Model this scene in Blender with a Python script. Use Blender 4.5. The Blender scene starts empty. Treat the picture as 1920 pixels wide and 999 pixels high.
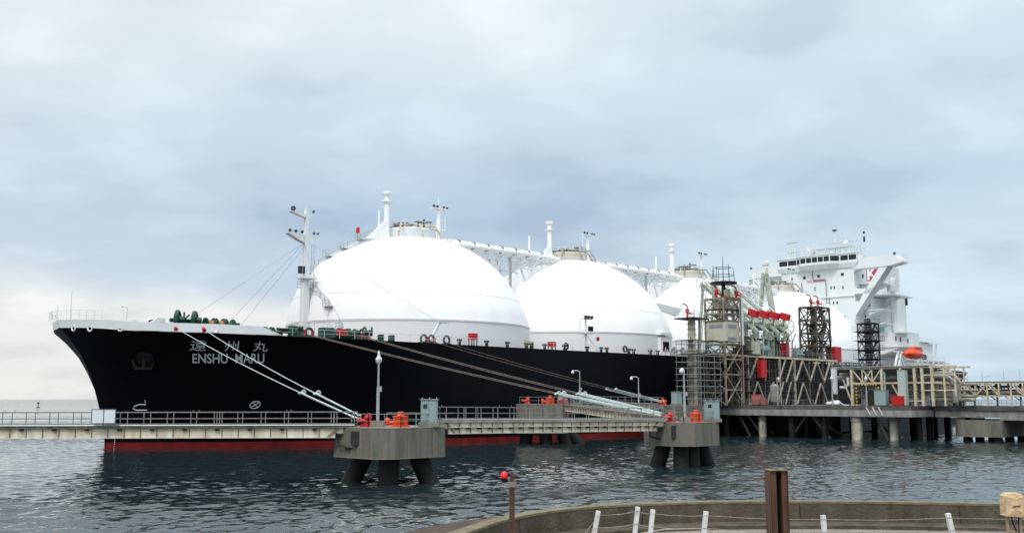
import bpy, bmesh, math, random
from mathutils import Vector, Matrix, Euler
random.seed(7)
sc = bpy.context.scene
COL = sc.collection
R = math.radians

# ---------------------------------------------------------------- camera, sky, sun, exposure
cam_d = bpy.data.cameras.new('camera'); cam = bpy.data.objects.new('camera', cam_d); COL.objects.link(cam)
cam.location = (0, 0, 7.5); cam.rotation_euler = (R(90) + math.atan(248.5 / 1870), 0, 0)
cam_d.sensor_width = 36; cam_d.sensor_fit = 'HORIZONTAL'; cam_d.lens = 36 * 1870 / 1920
cam_d.clip_start = 0.5; cam_d.clip_end = 90000
sc.camera = cam

SUN_EL, SUN_AZ = 52, 205          # high, behind the camera to the left
world = bpy.data.worlds.new('World'); sc.world = world; world.use_nodes = True
wn, wl = world.node_tree.nodes, world.node_tree.links
wn.clear()
def N(t, **k):
    n = wn.new(t)
    for a, v in k.items(): setattr(n, a, v)
    return n
out = N('ShaderNodeOutputWorld'); bg = N('ShaderNodeBackground'); bg.inputs['Strength'].default_value = 0.1
wl.new(bg.outputs[0], out.inputs[0])
sky = N('ShaderNodeTexSky', sky_type='NISHITA'); sky.sun_disc = False
sky.sun_elevation = R(SUN_EL); sky.sun_rotation = R(SUN_AZ)
tc = N('ShaderNodeTexCoord')
sep = N('ShaderNodeSeparateXYZ'); wl.new(tc.outputs['Generated'], sep.inputs[0])
def M2(op, a, b=None, c=None):
    n = N('ShaderNodeMath', operation=op)
    for i, x in enumerate((a, b, c)):
        if x is None: continue
        if isinstance(x, (int, float)): n.inputs[i].default_value = x
        else: wl.new(x, n.inputs[i])
    return n.outputs[0]
def ramp(fac, stops, interp='LINEAR'):
    n = N('ShaderNodeValToRGB'); n.color_ramp.interpolation = interp
    e = n.color_ramp.elements
    while len(e) < len(stops): e.new(0.5)
    for el, (p, c) in zip(e, stops): el.position = p; el.color = (*c, 1)
    wl.new(fac, n.inputs[0]); return n.outputs[0]
def mixc(f, a, b):
    n = N('ShaderNodeMix', data_type='RGBA')
    if isinstance(f, (int, float)): n.inputs[0].default_value = f
    else: wl.new(f, n.inputs[0])
    for i, x in ((6, a), (7, b)):
        if isinstance(x, tuple): n.inputs[i].default_value = (*x, 1)
        else: wl.new(x, n.inputs[i])
    return n.outputs[2]
X_, Y_, Z_ = sep.outputs
zc = M2('MAXIMUM', Z_, 0.0)
den = M2('ADD', zc, 0.26)
cu = M2('DIVIDE', X_, den); cv = M2('DIVIDE', Y_, den)
cmb = N('ShaderNodeCombineXYZ'); wl.new(cu, cmb.inputs[0]); wl.new(cv, cmb.inputs[1])
def wnoise(scale, detail, rough, off=0.0, dist=0.0):
    mp = N('ShaderNodeMapping'); wl.new(cmb.outputs[0], mp.inputs[0]); mp.inputs['Location'].default_value = (off, off * .7, off * .3)
    mp.inputs['Scale'].default_value = (1, 1.15, 1)
    n = N('ShaderNodeTexNoise'); n.inputs['Scale'].default_value = scale; n.inputs['Detail'].default_value = detail
    n.inputs['Roughness'].default_value = rough; n.inputs['Distortion'].default_value = dist
    wl.new(mp.outputs[0], n.inputs['Vector']); return n.outputs['Fac']
n1 = wnoise(0.9, 6, 0.52, 3.3, 0.2)
n2 = wnoise(3.0, 6, 0.5, 8.1, 0.1)
az = M2('DIVIDE', X_, M2('MAXIMUM', Y_, 0.2))           # -0.5 .. 0.5 over the frame
wob = M2('MULTIPLY', M2('SUBTRACT', n1, 0.5), 0.10)
zz = M2('ADD', zc, wob)
K = 10.0
def k(c): return tuple(K * x for x in c)
# sky radiance by elevation (sin of it) under the cloud deck: right-hand side and left-hand side of the view
ramp_r = ramp(zz, [(0.0, (.46, .60, .72)), (.06, (.57, .69, .77)), (.13, (.57, .69, .77)), (.20, (.50, .625, .725)), (.30, (.58, .70, .77)), (.42, (.66, .75, .80)), (1, (1, 1, 1))])
ramp_l = ramp(zz, [(0.0, (.78, .78, .75)), (.085, (.76, .77, .76)), (.115, (.50, .59, .68)), (.17, (.43, .545, .66)), (.26, (.53, .65, .74)), (.36, (.69, .77, .81)), (1, (1, 1, 1))])
side = ramp(M2('ADD', az, M2('MULTIPLY', M2('SUBTRACT', n1, .5), .25)), [(0.0, (0, 0, 0)), (.22, (1, 1, 1))], 'EASE')
base = mixc(side, ramp_l, ramp_r)
leftup = M2('MULTIPLY', M2('MULTIPLY_ADD', az, -1.6, -.25), M2('MULTIPLY', zc, 2.4))
leftup = M2('MAXIMUM', M2('MINIMUM', leftup, .5), 0)
base = mixc(leftup, base, (.74, .78, .78))
mott = ramp(n2, [(.30, (.80, .82, .86)), (.5, (.98, .98, .99)), (.72, (1.16, 1.14, 1.12))], 'EASE')
mul = N('ShaderNodeMix', data_type='RGBA', blend_type='MULTIPLY'); mul.inputs[0].default_value = .8
wl.new(base, mul.inputs[6]); wl.new(mott, mul.inputs[7])
# overcast light grows towards the zenith, above the frame
zen = ramp(zc, [(.38, (1, 1, 1)), (.8, (1.9, 1.92, 1.95))])
mul2 = N('ShaderNodeMix', data_type='RGBA', blend_type='MULTIPLY'); mul2.inputs[0].default_value = 1
wl.new(mul.outputs[2], mul2.inputs[6]); wl.new(zen, mul2.inputs[7])
sc10 = N('ShaderNodeVectorMath', operation='SCALE'); sc10.inputs['Scale'].default_value = K
wl.new(mul2.outputs[2], sc10.inputs[0])
allsky = mixc(0.93, sky.outputs[0], sc10.outputs[0])
wl.new(allsky, bg.inputs['Color'])

sun_d = bpy.data.lights.new('sun', 'SUN'); sun = bpy.data.objects.new('sun', sun_d); COL.objects.link(sun)
sun_d.energy = 1.4; sun_d.angle = R(18); sun_d.color = (1, .97, .93)
sdir = Vector((math.sin(R(SUN_AZ)) * math.cos(R(SUN_EL)), math.cos(R(SUN_AZ)) * math.cos(R(SUN_EL)), math.sin(R(SUN_EL))))
sun.rotation_euler = (-sdir).to_track_quat('-Z', 'Y').to_euler(); sun.location = (-60, -60, 120)
sc.view_settings.view_transform = 'Standard'; sc.view_settings.look = 'None'
sc.view_settings.exposure = 0.22; sc.view_settings.gamma = 1; sc.view_settings.use_curve_mapping = False

# ---------------------------------------------------------------- materials
MATS = {}
def mat(name, col, rough=.55, spec=.4, metal=0.0, var=.12, vs=1.2, dark=None, streak=0, bump=0, bs=8):
    if name in MATS: return MATS[name]
    m = bpy.data.materials.new(name); m.use_nodes = True
    nt = m.node_tree; b = nt.nodes['Principled BSDF']
    b.inputs['Roughness'].default_value = rough; b.inputs['Metallic'].default_value = metal
    b.inputs['Specular IOR Level'].default_value = spec
    t = nt.nodes.new('ShaderNodeTexCoord'); mp = nt.nodes.new('ShaderNodeMapping')
    nt.links.new(t.outputs['Object'], mp.inputs[0])
    if streak: mp.inputs['Scale'].default_value = (1, 1, streak)
    n = nt.nodes.new('ShaderNodeTexNoise'); n.inputs['Scale'].default_value = vs; n.inputs['Detail'].default_value = 6; n.inputs['Roughness'].default_value = .62
    nt.links.new(mp.outputs[0], n.inputs['Vector'])
    r = nt.nodes.new('ShaderNodeValToRGB'); r.color_ramp.elements[0].position = .32; r.color_ramp.elements[1].position = .66
    d = dark if dark else tuple(c * (1 - 2 * var) for c in col)
    r.color_ramp.elements[0].color = (*d, 1); r.color_ramp.elements[1].color = (*col, 1)
    nt.links.new(n.outputs['Fac'], r.inputs[0]); nt.links.new(r.outputs[0], b.inputs['Base Color'])
    if bump:
        n2 = nt.nodes.new('ShaderNodeTexNoise'); n2.inputs['Scale'].default_value = bs; n2.inputs['Detail'].default_value = 5
        nt.links.new(t.outputs['Object'], n2.inputs['Vector'])
        bp = nt.nodes.new('ShaderNodeBump'); bp.inputs['Strength'].default_value = bump; bp.inputs['Distance'].default_value = .05
        nt.links.new(n2.outputs['Fac'], bp.inputs['Height']); nt.links.new(bp.outputs[0], b.inputs['Normal'])
    MATS[name] = m; return m
WHITE = mat('white_paint', (.86, .87, .87), .38, .4, var=.02, vs=.25)
DOME = mat('dome_paint', (.87, .88, .88), .42, .35, var=.02, vs=.18, dark=(.78, .80, .80), streak=.35)
WHITE2 = mat('deck_white_paint', (.66, .70, .70), .5, var=.05, vs=.5)
SKIRT = mat('skirt_paint', (.76, .80, .81), .5, var=.02, vs=.3)
HOUSE = mat('house_white_paint', (.74, .78, .78), .45, var=.04, vs=.3, streak=.2)
BULW = mat('bulwark_grey', (.86, .88, .88), .5, var=.05, vs=.5)
BLACK = mat('hull_black', (.0022, .003, .006), .5, .12, var=.25, vs=.3, streak=.15)
BOOT = mat('boot_red', (.23, .014, .013), .6, .2, var=.2, vs=.5, dark=(.11, .010, .009), streak=.6)
GREEN = mat('machinery_green', (.008, .075, .045), .4, var=.2, vs=2)
LGREEN = mat('pale_green_steel', (.52, .58, .50), .5, var=.15, vs=.8, dark=(.28, .33, .26))
STEEL = mat('weathered_steel', (.12, .108, .088), .6, .3, var=.3, vs=1.5, dark=(.045, .032, .023))
BRACE = mat('brace_paint', (.46, .43, .36), .6, .3, var=.25, vs=1.2, dark=(.20, .16, .11))
DSTEEL = mat('dark_steel', (.035, .034, .038), .6, .3, var=.25, vs=1.5)
PIPE = mat('insulated_pipe', (.34, .33, .29), .5, var=.2, vs=1, dark=(.17, .15, .12))
CREAM = mat('cream_paint', (.66, .60, .47), .55, var=.12, vs=1.5, dark=(.40, .31, .19))
GIRD = mat('girder_paint', (.76, .72, .60), .55, var=.15, vs=1.2, dark=(.50, .41, .28), streak=.3)
GIRDB = mat('girder_flange', (.30, .26, .19), .6, var=.15, vs=2, dark=(.12, .08, .05))
GALV = mat('galvanised', (.42, .46, .48), .4, .5, .3, var=.1, vs=3)
RAIL = mat('rail_metal', (.24, .25, .24), .5, .4, var=.2, vs=3)
TEAL = mat('grey_green_cabinet', (.27, .37, .36), .5, var=.06, vs=2)
RED = mat('red_paint', (.52, .012, .016), .45, var=.08, vs=2)
ORANGE = mat('orange_paint', (.80, .075, .012), .42, var=.08, vs=3)
YEL = mat('yellow_paint', (.62, .42, .04), .5, var=.05)
BEIGE = mat('beige_panel', (.55, .52, .42), .6, var=.08, vs=1)
GLASS = mat('dark_glass', (.006, .008, .010), .12, .6, var=.1)
BLK = mat('matt_black', (.006, .006, .007), .6, .2, var=.1)
CONC = mat('dolphin_concrete', (.20, .19, .158), .85, .2, var=.3, vs=1.7, dark=(.11, .105, .088), streak=.10, bump=.5, bs=5)
CONCL = mat('concrete_edge', (.26, .25, .215), .85, .2, var=.2, vs=2, bump=.3)
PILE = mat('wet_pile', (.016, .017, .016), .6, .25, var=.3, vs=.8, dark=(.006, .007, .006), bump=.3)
PILEW = mat('pale_pile', (.60, .58, .46), .7, .3, var=.2, vs=.8, dark=(.12, .11, .09), streak=.3)
DECKC = mat('jetty_concrete', (.12, .12, .11), .85, .2, var=.25, vs=.6, dark=(.06, .06, .055), bump=.3)
BEAMC = mat('jetty_beam', (.33, .33, .31), .8, .2, var=.25, vs=.8, dark=(.17, .17, .16), streak=.3)
WALLC = mat('sea_wall_concrete', (.108, .094, .068), .9, .15, var=.3, vs=1.6, dark=(.055, .048, .034), streak=.35, bump=.8, bs=10)
CAPC = mat('sea_wall_cap', (.21, .185, .125), .9, .15, var=.2, vs=3, dark=(.13, .11, .07), bump=.6, bs=12)
GRND = mat('yard_concrete', (.27, .245, .205), .9, .15, var=.2, vs=.9, dark=(.17, .15, .12), bump=.5, bs=8)
APRN = mat('apron_stone', (.10, .078, .062), .9, .15, var=.3, vs=1.3, dark=(.045, .034, .028), bump=1, bs=4)
RUSTB = mat('brown_steel', (.13, .066, .042), .65, .3, var=.2, vs=4, dark=(.055, .027, .018), streak=.2)
POSTW = mat('post_white', (.72, .73, .74), .55, var=.05, vs=5, dark=(.55, .55, .54))
WIRE = mat('barbed_wire', (.30, .29, .27), .5, .4, .4, var=.2, vs=8)
CLOTH = mat('beige_wrap', (.62, .47, .29), .75, .2, var=.12, vs=4, dark=(.42, .29, .16), bump=.8, bs=9)
ROPE = mat('rope_brown', (.20, .165, .15), .8, .1, var=.3, vs=3)
ROPEW = mat('rope_white', (.62, .68, .66), .8, .1, var=.2, vs=3, dark=(.36, .46, .44))
LETTER = mat('lettering_grey', (.93, .94, .95), .45, var=.01)
REDL = mat('lettering_red', (.62, .12, .16), .5, var=.04)
LAMPR = mat('red_lens', (.80, .006, .010), .2, .6, var=.03)
COVER = mat('grey_cover', (.36, .40, .46), .8, .2, var=.2, vs=.8)
RUST = mat('rust_stain', (.05, .022, .012), .8, .1, var=.4, vs=2)
NONSKID = mat('deck_red_brown', (.16, .05, .04), .7, .2, var=.2)

# ---------------------------------------------------------------- frames and building helpers
# frame 'S' = the berth and the ship: x = metres aft of the bow, y = metres towards the shore; frame 'W' = world
D = Vector((math.sqrt(.5), math.sqrt(.5), 0)); Nn = Vector((math.sqrt(.5), -math.sqrt(.5), 0)); ORG = Vector((-63, 138.3, 0))
BASE = {}; FR = {}
def near_shift(b, frame):
    if frame == 'W' and 88 < b[1] < 95 and -17 < b[0] < -5: return Vector((.75, -6.1, .18))
    if frame == 'W' and 111 < b[1] < 118.5 and 15 < b[0] < 24.5: return Vector((-1.26, -7.5, .17))
    return Vector((0, 0, 0))
def place(o, base, frame, rot=0):
    if frame == 'S':
        o.location = ORG + D * base[0] + Nn * base[1] + Vector((0, 0, base[2])); o.rotation_euler = (0, 0, R(45) + rot)
    else:
        o.location = Vector(base) + near_shift(base, frame); o.rotation_euler = (0, 0, rot)
    BASE[o.name] = Vector(base); FR[o.name] = frame
def tagp(o, label, cat, group=None, kind=None):
    if label: o['label'] = label
    if cat: o['category'] = cat
    if group: o['group'] = group
    if kind: o['kind'] = kind
def thing(name, label, cat, base, frame='S', group=None, rot=0):
    o = bpy.data.objects.new(name, None); COL.objects.link(o); o.empty_display_size = .5
    place(o, base, frame, rot); tagp(o, label, cat, group); return o

class MB:
    def __init__(s): s.v = []; s.f = []; s.m = []; s.k = 0; s.calls = []
    def add(s, vs, fs):
        o = len(s.v); s.v += [tuple(q) for q in vs]; s.calls.append((o, len(s.f)))
        for f in fs: s.f.append([o + i for i in f]); s.m.append(s.k)
        return s
    def mat(s, k): s.k = k; return s
    def box(s, a0, a1, b0, b1, c0, c1):
        return s.add([(a0, b0, c0), (a1, b0, c0), (a1, b1, c0), (a0, b1, c0), (a0, b0, c1), (a1, b0, c1), (a1, b1, c1), (a0, b1, c1)],
                     [(3, 2, 1, 0), (4, 5, 6, 7), (0, 1, 5, 4), (1, 2, 6, 5), (2, 3, 7, 6), (3, 0, 4, 7)])
    def hexa(s, pts):
        return s.add(pts, [(3, 2, 1, 0), (4, 5, 6, 7), (0, 1, 5, 4), (1, 2, 6, 5), (2, 3, 7, 6), (3, 0, 4, 7)])
    def prism(s, poly, z0, z1, top=None):
        n = len(poly); tp = top or poly
        vs = [(x, y, z0) for x, y in poly] + [(x, y, z1) for x, y in tp]
        return s.add(vs, [tuple(reversed(range(n))), tuple(range(n, 2 * n))] + [(i, (i + 1) % n, n + (i + 1) % n, n + i) for i in range(n)])
    def extr(s, pts3, vec):
        n = len(pts3); v = Vector(vec)
        vs = [Vector(q) for q in pts3] + [Vector(q) + v for q in pts3]
        return s.add(vs, [tuple(reversed(range(n))), tuple(range(n, 2 * n))] + [(i, (i + 1) % n, n + (i + 1) % n, n + i) for i in range(n)])
    def _ax(s, p, q):
        d = (Vector(q) - Vector(p)).normalized()
        u = Vector((0, 0, 1)) if abs(d.z) < .95 else Vector((1, 0, 0))
        a = d.cross(u).normalized(); b = a.cross(d).normalized(); return d, a, b
    def beam(s, p, q, w, h=None):
        h = h or w; p = Vector(p); q = Vector(q); d, a, b = s._ax(p, q); a = a * w / 2; b = b * h / 2
        return s.hexa([p - a - b, p + a - b, p + a + b, p - a + b, q - a - b, q + a - b, q + a + b, q - a + b])
    def tube(s, p, q, r, r2=None, n=8):
        r2 = r if r2 is None else r2; p = Vector(p); q = Vector(q); d, a, b = s._ax(p, q)
        vs = []
        for c, rr in ((p, r), (q, r2)):
            for i in range(n):
                t = 2 * math.pi * i / n; vs.append(c + a * math.cos(t) * rr + b * math.sin(t) * rr)
        return s.add(vs, [tuple(reversed(range(n))), tuple(range(n, 2 * n))] + [(i, (i + 1) % n, n + (i + 1) % n, n + i) for i in range(n)])
    def path(s, pts, r, n=6):
        pts = [Vector(q) for q in pts]
        vs = []; m = len(pts)
        for j, c in enumerate(pts):
            d = (pts[min(j + 1, m - 1)] - pts[max(j - 1, 0)]).normalized()
            u = Vector((0, 0, 1)) if abs(d.z) < .95 else Vector((1, 0, 0))
            a = d.cross(u).normalized(); b = a.cross(d).normalized()
            for i in range(n):
                t = 2 * math.pi * i / n; vs.append(c + a * math.cos(t) * r + b * math.sin(t) * r)
        fs = [tuple(reversed(range(n))), tuple(range((m - 1) * n, m * n))]
        for j in range(m - 1):
            for i in range(n): fs.append((j * n + i, j * n + (i + 1) % n, (j + 1) * n + (i + 1) % n, (j + 1) * n + i))
        return s.add(vs, fs)
    def lathe(s, c, prof, n=24, axis=(0, 0, 1)):
        ax = Vector(axis).normalized(); u = Vector((0, 0, 1)) if abs(ax.z) < .9 else Vector((1, 0, 0))
        a = ax.cross(u).normalized(); b = ax.cross(a).normalized(); c = Vector(c); m = len(prof); vs = []
        for r, h in prof:
            for i in range(n):
                t = 2 * math.pi * i / n; vs.append(c + ax * h + a * math.cos(t) * r + b * math.sin(t) * r)
        fs = []
        for j in range(m - 1):
            for i in range(n): fs.append((j * n + i, j * n + (i + 1) % n, (j + 1) * n + (i + 1) % n, (j + 1) * n + i))
        fs.append(tuple(range(n))); fs.append(tuple(range((m - 1) * n, m * n)))
        return s.add(vs, fs)
    def torus(s, c, R0, r, axis=(0, 0, 1), n=20, k=6):
        ax = Vector(axis).normalized(); u = Vector((0, 0, 1)) if abs(ax.z) < .9 else Vector((1, 0, 0))
        a = ax.cross(u).normalized(); b = ax.cross(a).normalized(); c = Vector(c); vs = []
        for i in range(n):
            t = 2 * math.pi * i / n; e = a * math.cos(t) + b * math.sin(t)
            for j in range(k):
                w = 2 * math.pi * j / k; vs.append(c + e * (R0 + r * math.cos(w)) + ax * r * math.sin(w))
        fs = [(i * k + j, i * k + (j + 1) % k, ((i + 1) % n) * k + (j + 1) % k, ((i + 1) % n) * k + j) for i in range(n) for j in range(k)]
        return s.add(vs, fs)
    def wheel(s, c, R0, r, axis, spokes=6):
        s.torus(c, R0, r, axis)
        ax = Vector(axis).normalized(); u = Vector((0, 0, 1)) if abs(ax.z) < .9 else Vector((1, 0, 0))
        a = ax.cross(u).normalized(); b = ax.cross(a).normalized(); c = Vector(c)
        for i in range(spokes):
            t = 2 * math.pi * i / spokes; s.beam(c, c + (a * math.cos(t) + b * math.sin(t)) * R0, r * 1.3)
        s.tube(c - ax * r * 2.5, c + ax * r * 2.5, R0 * .22, n=10); return s
    def ball(s, c, r, sc3=(1, 1, 1), n=16, m=9):
        c = Vector(c); vs = []; fs = []
        for j in range(m + 1):
            e = -math.pi / 2 + math.pi * j / m
            for i in range(n):
                t = 2 * math.pi * i / n
                vs.append((c.x + r * sc3[0] * math.cos(e) * math.cos(t), c.y + r * sc3[1] * math.cos(e) * math.sin(t), c.z + r * sc3[2] * math.sin(e)))
        for j in range(m):
            for i in range(n): fs.append((j * n + i, j * n + (i + 1) % n, (j + 1) * n + (i + 1) % n, (j + 1) * n + i))
        return s.add(vs, fs)
    def rail(s, pts, h=1.05, sp=1.5, r=.03, mids=(.5,)):
        for a, b in zip(pts[:-1], pts[1:]):
            a = Vector(a); b = Vector(b); L = (b - a).length; n = max(1, round(L / sp))
            for i in range(n + 1):
                q = a.lerp(b, i / n); s.beam(q, q + Vector((0, 0, h)), 2 * r)
            s.beam(a + Vector((0, 0, h)), b + Vector((0, 0, h)), 2.2 * r)
            for m in mids: s.beam(a + Vector((0, 0, h * m)), b + Vector((0, 0, h * m)), 1.5 * r)
        return s
    def mesh(s, name, mats, base, frame):
        me = bpy.data.meshes.new(name)
        vs = [Vector(q) - base for q in s.v]
        fs = s.f
        if frame == 'S': vs = [Vector((q.x, -q.y, q.z)) for q in vs]; fs = [list(reversed(f)) for f in s.f]
        me.from_pydata(vs, [], fs)
        for m in (mats if isinstance(mats, (list, tuple)) else [mats]): me.materials.append(m)
        for p, k_ in zip(me.polygons, s.m): p.material_index = min(k_, len(me.materials) - 1)
        return me
    def build(s, name, mats, parent, smooth=False, label=None, kind=None, fixn=True):
        base, frame = BASE[parent.name], FR[parent.name]
        me = s.mesh(name, mats, base, frame); finish(me, smooth, fixn)
        o = bpy.data.objects.new(name, me); COL.objects.link(o); o.parent = parent
        BASE[o.name] = base; FR[o.name] = frame
        if label: o['label'] = label
        if kind: o['kind'] = kind
        return o
    def build_each(s, name, mats, parent, smooth=False, per=1):
        c = s.calls; out_ = []
        for i in range(0, len(c), per):
            v0, f0 = c[i]; v1, f1 = c[i + per] if i + per < len(c) else (len(s.v), len(s.f))
            p = MB(); p.v = s.v[v0:v1]; p.f = [[k_ - v0 for k_ in f] for f in s.f[f0:f1]]; p.m = s.m[f0:f1]; out_.append(p.build(name, mats, parent, smooth))
        return out_
    def solo(s, name, mats, label, cat, base, frame='S', group=None, kind=None, smooth=False, rot=0):
        me = s.mesh(name, mats, Vector(base), frame); finish(me, smooth, True)
        o = bpy.data.objects.new(name, me); COL.objects.link(o); place(o, base, frame, rot); tagp(o, label, cat, group, kind); return o
def finish(me, smooth, fixn):
    bm = bmesh.new(); bm.from_mesh(me)
    bmesh.ops.remove_doubles(bm, verts=bm.verts, dist=.0005) if smooth else None
    if fixn: bmesh.ops.recalc_face_normals(bm, faces=bm.faces)
    bm.to_mesh(me); bm.free()
    if smooth:
        me.polygons.foreach_set('use_smooth', [True] * len(me.polygons))
        me.set_sharp_from_angle(angle=R(35))
def dup(o, base, label=None, group=None, rot=None, frame=None):
    c = o.copy(); COL.objects.link(c); f = frame or FR[o.name]
    r0 = o.rotation_euler.z - (R(45) if FR[o.name] == 'S' else 0)
    place(c, base, f, r0 if rot is None else rot)
    if label: c['label'] = label
    if group: c['group'] = group
    for ch in list(o.children):
        a = ch.copy(); COL.objects.link(a); a.parent = c
        for g in list(ch.children):
            b = g.copy(); COL.objects.link(b); b.parent = a
    return c
def lerp(a, b, t): return a + (b - a) * t
def interp(x, tab):
    if x <= tab[0][0]: return tab[0][1]
    for (a, b), (c, d) in zip(tab[:-1], tab[1:]):
        if x <= c: return lerp(b, d, (x - a) / (c - a))
    return tab[-1][1]
def smooth_poly(pts, n=6):
    out = []; P = [Vector((*p, 0)) for p in pts]; P = [2 * P[0] - P[1]] + P + [2 * P[-1] - P[-2]]
    for i in range(1, len(P) - 2):
        for j in range(n):
            t = j / n; a, b, c, d = P[i - 1:i + 3]
            out.append(.5 * ((2 * b) + (-a + c) * t + (2 * a - 5 * b + 4 * c - d) * t * t + (-a + 3 * b - 3 * c + d) * t ** 3))
    out.append(P[-2]); return [(v.x, v.y) for v in out]
def toW(s, t, z): q = ORG + D * s + Nn * t; return Vector((q.x, q.y, z))

# ---------------------------------------------------------------- water
def water_mat():
    m = bpy.data.materials.new('sea_water'); m.use_nodes = True; nt = m.node_tree; b = nt.nodes['Principled BSDF']; L = nt.links.new
    b.inputs['Base Color'].default_value = (.014, .026, .029, 1); b.inputs['Roughness'].default_value = .05; b.inputs['IOR'].default_value = 1.333
    t = nt.nodes.new('ShaderNodeTexCoord')
    def nz(scl, det, rot, sx, sy, rough=.6, dist=.3):
        mp = nt.nodes.new('ShaderNodeMapping'); mp.inputs['Rotation'].default_value = (0, 0, R(rot)); mp.inputs['Scale'].default_value = (sx, sy, 1)
        L(t.outputs['Object'], mp.inputs[0]); n = nt.nodes.new('ShaderNodeTexNoise')
        n.inputs['Scale'].default_value = scl; n.inputs['Detail'].default_value = det; n.inputs['Roughness'].default_value = rough; n.inputs['Distortion'].default_value = dist
        L(mp.outputs[0], n.inputs['Vector']); return n
    def vm(op, a, b2):
        n = nt.nodes.new('ShaderNodeVectorMath'); n.operation = op
        for i, x in enumerate((a, b2)):
            if x is None: continue
            if isinstance(x, tuple): n.inputs[i].default_value = x
            elif isinstance(x, float): n.inputs['Scale'].default_value = x
            else: L(x, n.inputs[i])
        return n.outputs[0]
    # slicks and rougher patches change how steep the ripples are
    big = nz(.016, 4, 8, .5, 1.5); rg = nt.nodes.new('ShaderNodeMapRange'); rg.inputs['From Min'].default_value = .36; rg.inputs['From Max'].default_value = .64
    rg.inputs['To Min'].default_value = .4; rg.inputs['To Max'].default_value = 1.45; L(big.outputs['Fac'], rg.inputs['Value'])
    tot = None
    for scl, det, rot, sx, sy, k_ in ((1.1, 3, -8, .45, 1.3, .08), (3.2, 4, 10, .42, 1.25, .18), (8, 3, -14, .5, 1.2, .18)):
        v = vm('SCALE', vm('SUBTRACT', nz(scl, det, rot, sx, sy).outputs['Color'], (.5, .5, .5)), k_)
        tot = v if tot is None else vm('ADD', tot, v)
    sc_ = nt.nodes.new('ShaderNodeVectorMath'); sc_.operation = 'SCALE'; L(tot, sc_.inputs[0])
    ln = nt.nodes.new('ShaderNodeVectorMath'); ln.operation = 'LENGTH'; L(t.outputs['Object'], ln.inputs[0])
    far = nt.nodes.new('ShaderNodeMapRange'); far.inputs['From Min'].default_value = 200; far.inputs['From Max'].default_value = 900; far.inputs['To Min'].default_value = 1.0; far.inputs['To Max'].default_value = 9.0
    L(ln.outputs['Value'], far.inputs['Value']); mf = nt.nodes.new('ShaderNodeMath'); mf.operation = 'MULTIPLY'; L(far.outputs[0], mf.inputs[0]); L(rg.outputs[0], mf.inputs[1]); L(mf.outputs[0], sc_.inputs['Scale'])
    geo = nt.nodes.new('ShaderNodeNewGeometry'); v = vm('MULTIPLY', sc_.outputs[0], (1.0, 1.0, 0.0)); v = vm('ADD', v, geo.outputs['Normal']); v = vm('NORMALIZE', v, None)
    L(v, b.inputs['Normal']); return m
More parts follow.
